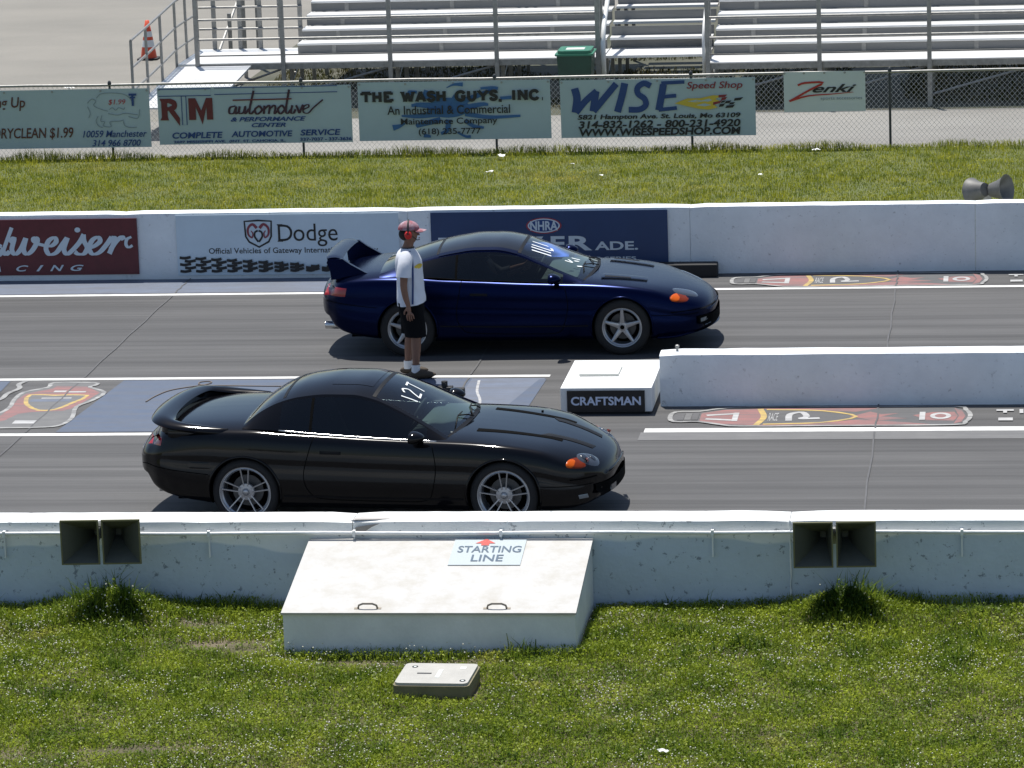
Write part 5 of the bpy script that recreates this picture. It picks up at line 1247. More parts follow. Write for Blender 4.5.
for y_ in (-.55, -.47, .47, .55): mb = MB(); mb.tube([(-1.9, y_, .27), (-2.06, y_, .275)], 0.03, 12); mb.build('exhaust_tip', M['chrome'], bc, True, 40)
mb = MB(); mb.tube([(1.35, 0.55, cs.top(1.35, .55)), (1.35, 0.55, cs.top(1.35, .55) + .012)], 0.012, 8); mb.build('washer_nozzle', M['trim'], bc)

warp(bc, 0.75, 1.22, 0.13); bc.scale = (1.018, 1.018, 1.01)
# ------------------------------------------------------------------ the blue coupe (far lane)
PBl = car_paint('blue_car_paint', (0.0018, 0.0060, 0.035), 0.24, 0.0, 0.85)
PBl2 = PBl
cs2 = CarShape(tail=-0.01)
uc = empty('sports_car', (-0.645, 7.64, 0), 0, 'dark blue sports coupe with tall rear wing and five spoke wheels in the far lane', 'car', 'cars staged on the drag strip')
common(cs2, uc, PBl, 'star')
g2 = Greenhouse(-1.55, 0.80,
    zc=[(-1.55, .965), (-1.3, 1.06), (-1.0, 1.155), (-.7, 1.222), (-.45, 1.252), (-.25, 1.252), (.0, 1.21), (.25, 1.11), (.5, .995), (.80, .872)],
    zr=[(-1.55, .945), (-1.3, 1.005), (-1.0, 1.09), (-.7, 1.152), (-.45, 1.182), (-.25, 1.182), (.0, 1.138), (.25, 1.045), (.5, .94), (.80, .828)],
    yr=[(-1.55, .72), (-1.3, .67), (-1.0, .63), (-.5, .59), (-.1, .58), (.1, .605), (.4, .67), (.80, .765)],
    zb=[(-1.55, .915), (-1.0, .905), (-.5, .868), (0, .845), (.5, .825), (.80, .815)],
    yb=[(-1.55, .80), (-1.0, .82), (-.5, .81), (0, .80), (.5, .80), (.80, .79)])
roofm = mat('smoked_roof', (0.010, 0.010, 0.011), 0.15, spec=0.4)
ws2 = build_greenhouse(g2, uc, PBl, G_rear, G_front, G_side2, 0.02, -0.88, -0.66, -1.12, 0.56, roof_mat=roofm, win_frame=M['arch'])
interior(uc, 1)
mb = MB()
for sd in (-1, 1):
    mb = MB(); mb.grid([[g2.topp(-0.88 + 0.90 * i / 24, sd * (0.88 + 0.13 * j / 3), 0.004) for j in range(4)] for i in range(25)]); orient(mb.build('roof_rail', PBl, uc, True))
wiper(uc, g2, -0.05, -0.30, 0.66); wiper(uc, g2, 0.45, 0.35, 0.68)
chalk(g2, ws2, [[(0.14, -0.62), (0.34, -0.52)], [(0.12, -0.48), (0.32, -0.38)], [(0.11, -0.34), (0.31, -0.24)], [(0.32, -0.22), (0.30, -0.08)], [(0.10, -0.1), (0.26, -0.02)]], 0.028)
chalk(g2, ws2, [[(0.48, -0.45), (0.55, -0.40), (0.50, -0.32)], [(0.56, -0.28), (0.60, -0.2)], [(0.52, -0.16), (0.60, -0.08)], [(0.62, -0.5), (0.66, -0.42)]], 0.022)
mirror(uc, PBl, 0.46, 0.90, 0.93, -1); mirror(uc, PBl, 0.46, 0.90, 0.93, 1)
# tall wing on two plate legs
sweep_wing([(-2.07, -.60, 1.095), (-2.09, -.45, 1.108), (-2.10, 0, 1.115), (-2.09, .45, 1.108), (-2.07, .60, 1.095)], 'rear_wing', PBl, uc, lambda k: 0.19, lambda k: 0.05, lambda k: -0.10)
for s_ in (-1, 1):
    mb = MB(); mb.prism([(-1.62, .905), (-1.74, .945), (-1.90, 1.04), (-1.985, 1.105), (-2.15, 1.10), (-2.165, 1.06), (-2.13, .97), (-2.12, .86)], -0.03, 0.03, Matrix.Translation((0, s_ * 0.60, 0)) @ Matrix.Rotation(math.pi / 2, 4, 'X')); mb.build('wing_support', PBl, uc, True, 40)
for s_ in (-1, 1):
    top_patch(cs2, [(0.98, s_ * 0.62), (1.50, s_ * 0.52), (1.50, s_ * 0.36), (0.98, s_ * 0.42)], PBl, 'bonnet_bulge', uc, 0.018, 12, 6)
    top_patch(cs2, [(1.02, s_ * 0.585), (1.32, s_ * 0.54), (1.32, s_ * 0.50), (1.02, s_ * 0.52)], M['trim'], 'bonnet_vent', uc, 0.022, 12, 4)
    hl = ell_patch(cs2, 'top', (1.99, 0.52), 0.19, 0.085, R(-33), M['lampglass'], 'headlight', uc, s_, 0.009, 3.0)
    ts = ell_patch(cs2, 'side', (1.93, .625), 0.135, 0.042, R(-9), M['amber_dark'], 'turn_signal', uc, s_, 0.008, 2.2)
    ell_patch(cs2, 'side', (1.88, .633), 0.070, 0.038, R(-8), M['amber'], 'bulb_lens', ts, s_, 0.012, 2.2)
    nose_patch(cs2, min(s_ * .50, s_ * .64), max(s_ * .50, s_ * .64), 0.30, 0.375, fogm, 'fog_light', uc, 0.036, 8, 4)
    side_patch(cs2, [(-2.17, .80), (-1.92, .795), (-1.93, .70), (-2.18, .695)], M['redlens'], 'tail_light', uc, 0.006, s_)
    side_line(cs2, [(0.58, .825), (0.62, .6), (0.58, .38), (0.50, .27), (0.2, .255), (-.45, .27), (-.60, .33), (-.66, .5), (-.62, .74), (-.60, .865)], 0.008, M['arch'], 'door_seam', uc, 0.0015, s_)
    side_patch(cs2, [(-.50, .735), (-.30, .73), (-.30, .700), (-.50, .705)], M['trim'], 'door_handle', uc, 0.008, s_)
    side_line(cs2, [(-.85, .36), (-.2, .345), (.6, .345), (.85, .35)], 0.014, M['trim'], 'sill_line', uc, 0.002, s_)
    side_line(cs2, [(1.55, .46), (1.8, .45), (2.05, .44), (2.22, .44)], 0.008, M['arch'], 'bumper_seam', uc, 0.002, s_)
    side_line(cs2, [(-1.58, .58), (-1.8, .60), (-2.0, .62), (-2.15, .63)], 0.008, M['arch'], 'bumper_seam', uc, 0.002, s_)
nose_patch(cs2, -0.66, 0.66, 0.275, 0.40, M['arch'], 'air_intake', uc)
nose_patch(cs2, -0.84, 0.84, 0.478, 0.488, M['arch'], 'nose_seam', uc, 0.012, 30, 2)
# front lip
sweep_wing([(1.64, -.86, .205), (1.85, -.83, .21), (2.02, -.72, .225), (2.18, -.53, .235), (2.29, -.25, .24), (2.33, 0, .24), (2.29, .25, .24), (2.18, .53, .235), (2.02, .72, .225), (1.85, .83, .21), (1.64, .86, .205)], 'front_lip', PBl, uc, lambda k: 0.13, lambda k: 0.045)
mb = MB(); mb.tube([(-2.0, -.48, .30), (-2.20, -.48, .305)], 0.045, 14); mb.build('exhaust_tip', M['chrome'], uc, True, 40)
warp(uc, 0.855, 1.09, 0.05)
# ------------------------------------------------------------------ people
M['skin'] = mat('skin', (0.20, 0.098, 0.062), 0.55, var=0.08, scale=10)
M['shirt'] = mat('white_shirt', (0.66, 0.68, 0.74), 0.85, var=0.05, bump=0.25, bscale=9)
M['shorts'] = mat('black_shorts', (0.006, 0.006, 0.007), 0.9, spec=0.1, bump=0.2, bscale=12)
M['sock'] = mat('white_sock', (0.72, 0.72, 0.72), 0.9); M['shoe'] = mat('brown_shoe', (0.055, 0.038, 0.022), 0.7)
M['cap'] = mat('cap_cloth', (0.40, 0.33, 0.38), 0.8, col2=(0.26, 0.025, 0.04), scale=13)
M['headset_red'] = mat('headset_red', (0.55, 0.02, 0.02), 0.35); M['hair'] = mat('dark_hair', (0.012, 0.009, 0.008), 0.8)

def skin_mesh(name, verts, edges, radii, m, parent, root_i=0, sub=2):
    me = bpy.data.meshes.new(name); me.from_pydata(verts, edges, []); o = bpy.data.objects.new(name, me); COL.objects.link(o)
    sk = o.modifiers.new('skin', 'SKIN'); sk.use_smooth_shade = True; sk.branch_smoothing = 0.4
    lay = me.skin_vertices[0].data if me.skin_vertices else None
    if lay is None:
        raise RuntimeError('no skin layer')
    for i, r in enumerate(radii): lay[i].radius = (r, r) if not isinstance(r, tuple) else r
    lay[root_i].use_root = True
    ss = o.modifiers.new('sub', 'SUBSURF'); ss.levels = sub; ss.render_levels = sub
    dg = bpy.context.evaluated_depsgraph_get(); dg.update()
    out = bpy.data.meshes.new_from_object(o.evaluated_get(dg)); o.modifiers.clear(); o.data = out
    out.materials.clear(); out.materials.append(m); out.polygons.foreach_set('use_smooth', [True] * len(out.polygons))
    if parent: o.parent = parent
    return o

class Sk:
    def __init__(s): s.v = []; s.e = []; s.r = []
    def chain(s, pts, start=None):
        last = start; ids = []
        for x, y, z, r in pts:
            s.v.append((x, y, z)); s.r.append(r); i = len(s.v) - 1; ids.append(i)
            if last is not None: s.e.append((last, i))
            last = i
        return ids
def hand(sk, wrist, d, sidev, back, length=0.17):
    """fingers hanging along d, spread along sidev, curling towards -back"""
    w = Vector(sk.v[wrist]); d = Vector(d).normalized(); sv = Vector(sidev).normalized(); bk = Vector(back).normalized()
    palm = w + d * 0.05; ip = sk.chain([(*palm, (0.040, 0.022))], wrist)[0]
    p2 = w + d * 0.085; ip2 = sk.chain([(*p2, (0.042, 0.018))], ip)[0]
    for k, (off, L) in enumerate(((-0.033, 0.070), (-0.011, 0.082), (0.011, 0.077), (0.033, 0.060))):
        b = p2 + sv * off + d * 0.012; m1 = b + d * L * 0.45 - bk * 0.010; m2 = m1 + d * L * 0.38 - bk * 0.022; m3 = m2 + d * L * 0.2 - bk * 0.022
        sk.chain([(*b, .0098), (*m1, .009), (*m2, .0082), (*m3, .007)], ip2)
    t0 = w + d * 0.03 + sv * -0.030; t1 = t0 + d * 0.035 - sv * 0.024 - bk * 0.012; t2 = t1 + d * 0.032 - sv * 0.004 - bk * 0.012
    sk.chain([(*t0, .0135), (*t1, .0115), (*t2, .009)], ip)

def rings(name, rows, m, parent, n=28, cap=(False, False), th=0.0, fold=0.0):
    """rows: (cx, cy, cz, ax, ay, tilt) ellipse rings bottom to top"""
    R_ = []
    if fold: n = 56; rows = catmull(rows, 5)
    for cx, cy, cz, ax, ay, tl in rows:
        g = lambda a: 1 + fold * (math.sin(5 * a + 9 * cz + 2 * math.sin(7 * cz)) * .5 + math.sin(3 * a - 17 * cz) * .5 + .6 * math.sin(11 * a + 23 * cz)) 
        R_.append([(cx + ax * g(2 * math.pi * k / n) * math.cos(2 * math.pi * k / n), cy + ay * g(2 * math.pi * k / n) * math.sin(2 * math.pi * k / n), cz + tl * math.cos(2 * math.pi * k / n)) for k in range(n)])
    mb = MB(); mb.grid(R_, closed_v=True)
    if cap[0]: mb.add(R_[0], [tuple(reversed(range(n)))])
    if cap[1]: mb.add(R_[-1], [tuple(range(n))])
    return fixn(mb.build(name, m, parent, True))

def head_parts(sk, top_neck, hx, hy, hz):
    pass

# crew member facing +X, weight on both feet, arms hanging
cr = empty('person', (-1.665, 5.70, 0), R(4), 'crew man in white shirt and black shorts with red ear muffs watching the track', 'person')
sk = Sk()
pel = sk.chain([(0, 0, 0.96, (0.115, 0.150))])[0]
sp = sk.chain([(0.005, 0, 1.06, (0.105, 0.140)), (0.005, 0, 1.20, (0.110, 0.150)), (-0.005, 0, 1.34, (0.110, 0.165)), (-0.012, 0, 1.43, (0.085, 0.12))], pel)
nk = sk.chain([(-0.005, 0, 1.50, 0.058), (0.012, 0, 1.555, 0.056)], sp[-1])
hd = sk.chain([(0.020, 0, 1.62, (0.086, 0.070)), (0.022, 0, 1.69, (0.096, 0.076)), (0.014, 0, 1.745, (0.075, 0.062))], nk[-1])
sk.chain([(0.105, 0, 1.645, 0.020), (0.128, 0, 1.632, 0.012)], hd[0])           # nose
sk.chain([(0.088, 0, 1.575, 0.028)], hd[0])                                       # chin
for s in (-1, 1):
    sk.chain([(0.012, s * 0.082, 1.645, 0.016), (0.004, s * 0.094, 1.655, 0.014)], hd[0])     # ears
    sh = sk.chain([(-0.015, s * 0.165, 1.415, 0.060), (-0.02, s * 0.215, 1.36, 0.056), (-0.035, s * 0.240, 1.22, 0.046), (-0.045, s * 0.250, 1.10, 0.040), (-0.028, s * 0.252, 0.97, 0.036), (0.000, s * 0.245, 0.865, 0.026)], sp[2])
    hand(sk, sh[-1], (0.10, 0.02 * s, -1), (1, 0, 0.1), (0, s, 0))
    st_ = 0.055 if s < 0 else -0.045
    lg = sk.chain([(0.0, s * 0.095, 0.88, 0.094), (0.012 + st_ * .3, s * 0.105, 0.70, 0.078), (0.018 + st_ * .7, s * 0.11, 0.50, 0.058), (0.0 + st_ * .9, s * 0.112, 0.36, 0.056), (-0.012 + st_, s * 0.115, 0.20, 0.040), (-0.018 + st_, s * 0.116, 0.085, 0.036)], pel)
    sk.chain([(0.05 + st_, s * 0.120, 0.045, 0.036), (0.13 + st_, s * 0.126, 0.032, 0.028)], lg[-1])
skin_mesh('body', sk.v, sk.e, sk.r, M['skin'], cr, pel)
# shirt: loose, untucked, short sleeves
rings('shirt', [(0.012, 0, 0.855, 0.150, 0.212, 0.02), (0.012, 0, 0.93, 0.150, 0.205, 0.01), (0.006, 0, 1.06, 0.142, 0.190, 0), (0.004, 0, 1.20, 0.142, 0.192, 0), (-0.004, 0, 1.32, 0.140, 0.205, 0), (-0.012, 0, 1.40, 0.122, 0.195, 0), (-0.014, 0, 1.445, 0.098, 0.140, 0), (-0.008, 0, 1.478, 0.074, 0.085, 0), (-0.004, 0, 1.492, 0.066, 0.068, 0)], M['shirt'], cr, fold=0.028)
for s in (-1, 1):
    mb = MB(); pts = [(-0.012, s * 0.135, 1.425), (-0.018, s * 0.205, 1.38), (-0.030, s * 0.240, 1.29), (-0.040, s * 0.254, 1.20)]
    mb.tube(pts, [0.072, 0.078, 0.078, 0.082], 16, cap=False); mb.build('sleeve', M['shirt'], cr, True)
mb = MB(); mb.tube([(-0.004 + 0.063 * math.cos(2 * math.pi * k / 20), 0.066 * math.sin(2 * math.pi * k / 20), 1.492) for k in range(20)], 0.009, 6, closed=True); mb.build('collar', M['black'], cr, True)
# dark lanyard strap down the near side of the shirt, chest print
mb = MB(); strap = [(0.02, -0.105, 1.47), (0.05, -0.168, 1.40), (0.055, -0.197, 1.28), (0.05, -0.190, 1.12), (0.045, -0.196, 0.98), (0.04, -0.206, 0.88)]
mb.grid([[(x - 0.010, y - 0.008, z), (x + 0.010, y - 0.011, z)] for x, y, z in catmull(strap, 4)]); mb.build('strap', M['navy_ink'], cr)
mb = MB(); mb.grid([[(0.004 + 0.143 * math.cos(a), 0.205 * math.sin(a), 1.30 + (j - 2) * 0.014 * (1 - ((i - 4) / 4.5) ** 2)) for j in range(5)] for i, a in enumerate([R(-62 + 6 * i) for i in range(9)])]); mb.build('chest_print', M['yellow_ink'], cr)
# shorts
rings('shorts_waist', [(0.01, 0, 0.74, 0.140, 0.198, 0), (0.008, 0, 0.86, 0.135, 0.185, 0), (0.004, 0, 0.96, 0.125, 0.165, 0)], M['shorts'], cr)
for s in (-1, 1):
    st_ = 0.055 if s < 0 else -0.045
    rings('shorts_leg', [(0.02 + st_ * .6, s * 0.108, 0.49, 0.112, 0.098, 0.0), (0.016 + st_ * .4, s * 0.103, 0.62, 0.118, 0.098, 0), (0.010 + st_ * .15, s * 0.098, 0.76, 0.128, 0.098, 0), (0.005, s * 0.092, 0.88, 0.130, 0.092, 0)], M['shorts'], cr, fold=0.025)
    rings('sock', [(-0.018 + st_, s * 0.116, 0.07, 0.046, 0.042, 0), (-0.017 + st_, s * 0.116, 0.125, 0.045, 0.042, 0), (-0.014 + st_, s * 0.116, 0.165, 0.048, 0.045, 0)], M['sock'], cr)
    mb = MB(); bm = bmesh.new(); bmesh.ops.create_icosphere(bm, subdivisions=3, radius=1)
    for v in bm.verts:
        c = v.co; fx = c.x; hgt = 0.055 if fx < 0 else 0.055 * (1 - 0.38 * fx)
        z = 0.048 + c.z * hgt if c.z > -0.55 else 0.012
        v.co = Vector((0.045 + st_ + fx * 0.152, s * 0.122 + c.y * (0.050 + 0.006 * fx), max(0.006, z)))
    mb.bm(bm); mb.build('shoe', M['shoe'], cr, True)
# cap, visor, hair, ear muffs, face
mb = MB(); bm = bmesh.new(); bmesh.ops.create_uvsphere(bm, u_segments=28, v_segments=16, radius=1)
bmesh.ops.delete(bm, geom=[v for v in bm.verts if v.co.z < -0.05], context='VERTS')
for v in bm.verts: v.co = Vector((0.012 + v.co.x * 0.114, v.co.y * 0.093, 1.70 + v.co.z * 0.098))
mb.bm(bm); cp_ = mb.build('cap', M['cap'], cr, True)
rows = []
for i in range(7):
    t = i / 6; rows.append([(0.085 + 0.115 * t * math.cos(a), (0.078 + 0.012 * t) * math.sin(a) * (1 - 0.18 * t), 1.712 - 0.022 * t - 0.020 * abs(math.sin(a)) ** 2) for a in [R(-78 + 13 * k) for k in range(13)]])
mb = MB(); mb.grid(rows); mb.grid([[(x, y, z - 0.006) for x, y, z in r] for r in rows]); mb.build('visor', M['cap'], cp_, True)
mb = MB(); bm = bmesh.new(); bmesh.ops.create_uvsphere(bm, u_segments=20, v_segments=12, radius=1)
for v in bm.verts: v.co = Vector((-0.022 + v.co.x * 0.074, v.co.y * 0.080, 1.645 + v.co.z * 0.075))
mb.bm(bm); mb.build('hair', M['hair'], cr, True)
for s in (-1, 1):
    mb = MB(); mb.lathe([(0.0, 0.035), (0.030, 0.034), (0.038, 0.022), (0.040, 0.0), (0.0, 0.0)], Matrix.Translation((0.012, s * 0.083, 1.648)) @ Matrix.Rotation(-s * math.pi / 2, 4, 'X') @ Matrix.Scale(1.25, 4, (0, 1, 0)), 20); mb.build('ear_muff', M['headset_red'], cr, True, 40)
    mb = MB(); bm = bmesh.new(); bmesh.ops.create_icosphere(bm, subdivisions=2, radius=0.010)
    for v in bm.verts: v.co = v.co + Vector((0.102, s * 0.031, 1.665))
    mb.bm(bm); mb.build('eye', M['black'], cr, True)
mb = MB(); mb.tube([(0.012, s_ * 0.105, z) if False else (0.012, 0.112 * math.cos(R(a)), 1.655 + 0.152 * math.sin(R(a))) for s_ in (1,) for a, z in [(q, 0) for q in range(0, 181, 12)]], 0.009, 8); mb.build('headband', M['black'], cr, True)
mb = MB(); mb.tube([(0.06, -0.105, 1.635), (0.10, -0.08, 1.59), (0.125, -0.03, 1.585)], 0.005, 6); mb.build('boom_mic', M['black'], cr, True)
mb = MB(); mb.tube([(0.118, -0.024, 1.600), (0.122, 0.0, 1.600), (0.118, 0.024, 1.600)], 0.006, 6); mb.build('mouth', mat('lips', (0.20, 0.07, 0.06), 0.5), cr, True)

cr.scale = (1.06, 1.06, 0.985)
# driver of the blue car, sitting, hands on the wheel
dr = empty('person', (-0.645 - 0.42, 7.64 + 0.36, 0.40), 0, 'driver in dark helmet sitting behind the wheel of the blue car', 'person')
sk = Sk()
pel = sk.chain([(0, 0, 0.14, (0.12, 0.15))])[0]
sp = sk.chain([(-0.05, 0, 0.28, (0.11, 0.15)), (-0.10, 0, 0.42, (0.11, 0.165)), (-0.12, 0, 0.50, (0.08, 0.11))], pel)
hd = sk.chain([(-0.12, 0, 0.56, 0.055), (-0.10, 0, 0.64, (0.085, 0.072)), (-0.10, 0, 0.71, (0.08, 0.07))], sp[-1])
sk.chain([(-0.012, 0, 0.645, 0.014)], hd[1])
for s in (-1, 1):
    sh = sk.chain([(-0.11, s * 0.17, 0.47, 0.055), (-0.02, s * 0.22, 0.36, 0.046), (0.10, s * 0.23, 0.30, 0.040), (0.26, s * 0.19, 0.36, 0.032), (0.33, s * 0.17, 0.39, 0.026)], sp[1])
    hand(sk, sh[-1], (1, -s * 0.1, 0.35), (0, 0.2, 1), (0, s, 0))
    sk.chain([(0.10, s * 0.10, 0.14, 0.088), (0.40, s * 0.13, 0.19, 0.066), (0.55, s * 0.12, 0.02, 0.05)], pel)
skin_mesh('body', sk.v, sk.e, sk.r, M['skin'], dr, pel)
rings('shirt', [(0.0, 0, 0.10, 0.14, 0.17, 0.0), (-0.03, 0, 0.22, 0.128, 0.168, 0), (-0.09, 0, 0.38, 0.128, 0.18, 0), (-0.115, 0, 0.47, 0.11, 0.19, 0), (-0.12, 0, 0.53, 0.07, 0.08, 0)], mat('driver_shirt', (0.03, 0.03, 0.035), 0.85), dr)
for s in (-1, 1):
    mb = MB(); mb.tube([(-0.11, s * 0.15, 0.475), (-0.02, s * 0.22, 0.36), (0.10, s * 0.23, 0.30), (0.22, s * 0.20, 0.34)], [0.072, 0.066, 0.058, 0.05], 14, cap=False); mb.build('sleeve', bpy.data.materials['driver_shirt'], dr, True)
mb = MB(); bm = bmesh.new(); bmesh.ops.create_uvsphere(bm, u_segments=24, v_segments=16, radius=1)
bmesh.ops.delete(bm, geom=[f for f in bm.faces if f.calc_center_median().x > 0.55 and -0.45 < f.calc_center_median().z < 0.35], context='FACES')
for v in bm.verts: v.co = Vector((-0.10 + v.co.x * 0.135, v.co.y * 0.118, 0.655 + v.co.z * 0.135))
mb.bm(bm); mb.build('helmet', mat('helmet_dark', (0.02, 0.02, 0.025), 0.2), dr, True)
# ------------------------------------------------------------------ grass
def foliage_mat(name, c_lo, c_hi, c_dry, trans=0.35, patch=0.7, drypos=(0.60, 0.72)):
    m = bpy.data.materials.new(name); m.use_nodes = True; nt = m.node_tree; N = nt.nodes; L = nt.links; N.remove(N['Principled BSDF']); out = N['Material Output']
    at = N.new('ShaderNodeAttribute'); at.attribute_name = 'var'
    r = N.new('ShaderNodeValToRGB'); r.color_ramp.elements[0].color = (*c_lo, 1); r.color_ramp.elements[1].color = (*c_hi, 1); L.new(at.outputs['Fac'], r.inputs[0])
    tc = N.new('ShaderNodeTexCoord'); n = N.new('ShaderNodeTexNoise'); n.inputs['Scale'].default_value = patch; n.inputs['Detail'].default_value = 5; n.inputs['Roughness'].default_value = 0.65; L.new(tc.outputs['Object'], n.inputs['Vector'])
    r2 = N.new('ShaderNodeValToRGB'); r2.color_ramp.elements[0].position = drypos[0]; r2.color_ramp.elements[1].position = drypos[1]; r2.color_ramp.elements[0].color = (0, 0, 0, 1); r2.color_ramp.elements[1].color = (.75, .75, .75, 1); L.new(n.outputs['Fac'], r2.inputs[0])
    mx = N.new('ShaderNodeMix'); mx.data_type = 'RGBA'; L.new(r2.outputs[0], mx.inputs[0]); L.new(r.outputs[0], mx.inputs[6]); mx.inputs[7].default_value = (*c_dry, 1)
    n3 = N.new('ShaderNodeTexNoise'); n3.inputs['Scale'].default_value = 2.6; n3.inputs['Detail'].default_value = 4; L.new(tc.outputs['Object'], n3.inputs['Vector'])
    r3 = N.new('ShaderNodeValToRGB'); r3.color_ramp.elements[0].position = 0.35; r3.color_ramp.elements[1].position = 0.65; r3.color_ramp.elements[0].color = (.48, .58, .48, 1); r3.color_ramp.elements[1].color = (1.15, 1.1, 1.0, 1); L.new(n3.outputs['Fac'], r3.inputs[0])
    m2 = N.new('ShaderNodeMix'); m2.data_type = 'RGBA'; m2.blend_type = 'MULTIPLY'; m2.inputs[0].default_value = 1; L.new(mx.outputs[2], m2.inputs[6]); L.new(r3.outputs[0], m2.inputs[7])
    d = N.new('ShaderNodeBsdfDiffuse'); t = N.new('ShaderNodeBsdfTranslucent'); L.new(m2.outputs[2], d.inputs[0]); L.new(m2.outputs[2], t.inputs[0])
    ms = N.new('ShaderNodeMixShader'); ms.inputs[0].default_value = trans; L.new(d.outputs[0], ms.inputs[1]); L.new(t.outputs[0], ms.inputs[2])
    gl = N.new('ShaderNodeBsdfGlossy'); gl.inputs['Roughness'].default_value = 0.45; gl.inputs[0].default_value = (.5, .5, .45, 1)
    mg = N.new('ShaderNodeMixShader'); mg.inputs[0].default_value = 0.025; L.new(ms.outputs[0], mg.inputs[1]); L.new(gl.outputs[0], mg.inputs[2]); L.new(mg.outputs[0], out.inputs[0]); return m

def np_mesh(name, V, quads, tris, var, m, label_kind='stuff'):
    """V (n,3); quads (q,4); tris (t,3); var per vertex"""
    me = bpy.data.meshes.new(name); me.vertices.add(len(V)); me.vertices.foreach_set('co', V.astype(np.float32).ravel())
    nq, nt_ = len(quads), len(tris)
    idx = np.concatenate([quads.ravel(), tris.ravel()]).astype(np.int32)
    me.loops.add(len(idx)); me.loops.foreach_set('vertex_index', idx)
    st = np.concatenate([np.arange(nq) * 4, nq * 4 + np.arange(nt_) * 3]).astype(np.int32)
    me.polygons.add(nq + nt_); me.polygons.foreach_set('loop_start', st)
    me.update(calc_edges=True)
    if var is not None:
        a = me.attributes.new('var', 'FLOAT', 'POINT'); a.data.foreach_set('value', var.astype(np.float32))
    me.materials.append(m); o = bpy.data.objects.new(name, me); COL.objects.link(o)
    return tag(o, kind=label_kind)

def vnoise(x, y, seed, sc):
    """smooth 2D value noise, vectorised"""
    r = np.random.default_rng(seed); T = r.random((64, 64)); x = x * sc; y = y * sc
    xi = np.floor(x).astype(int); yi = np.floor(y).astype(int); fx = x - xi; fy = y - yi; fx = fx * fx * (3 - 2 * fx); fy = fy * fy * (3 - 2 * fy)
    g = lambda a, b: T[a % 64, b % 64]
    return (g(xi, yi) * (1 - fx) + g(xi + 1, yi) * fx) * (1 - fy) + (g(xi, yi + 1) * (1 - fx) + g(xi + 1, yi + 1) * fx) * fy

MOUNDS = [(-2.86, -4.15, 0.42, 0.18), (3.54, -4.15, 0.42, 0.19), (1.75, -4.1, 0.35, 0.05), (-4.3, -4.2, 0.5, 0.05), (4.9, -4.1, 0.6, 0.05), (0.9, -4.0, 0.5, 0.03)]
def near_z(x, y):
    z = -0.035 + 0.05 * (vnoise(x, y, 3, 0.8) - 0.5) + 0.03 * (vnoise(x, y, 4, 2.6) - 0.5)
    for mx, my, r, h in MOUNDS: z = z + h * np.exp(-((x - mx) ** 2 + ((y - my) * 1.2) ** 2) / (r * r))
    return z
BARE = [(-1.75, -5.0, 0.40, 0.16), (-1.45, -5.2, 0.3, 0.1), (-3.6, -8.05, 1.0, 0.22), (0.2, -5.55, 0.55, 0.10), (-0.5, -5.5, 0.45, 0.09), (-2.0, -4.4, 0.35, 0.12), (3.3, -3.95, 0.3, 0.06), (4.7, -3.95, 0.35, 0.10), (-1.9, -7.9, 0.5, .1)]
def bare(x, y):
    b = np.zeros_like(x)
    for bx, by, rx, ry in BARE: b = np.maximum(b, np.exp(-(((x - bx) / rx) ** 2 + ((y - by) / ry) ** 2)))
    return b

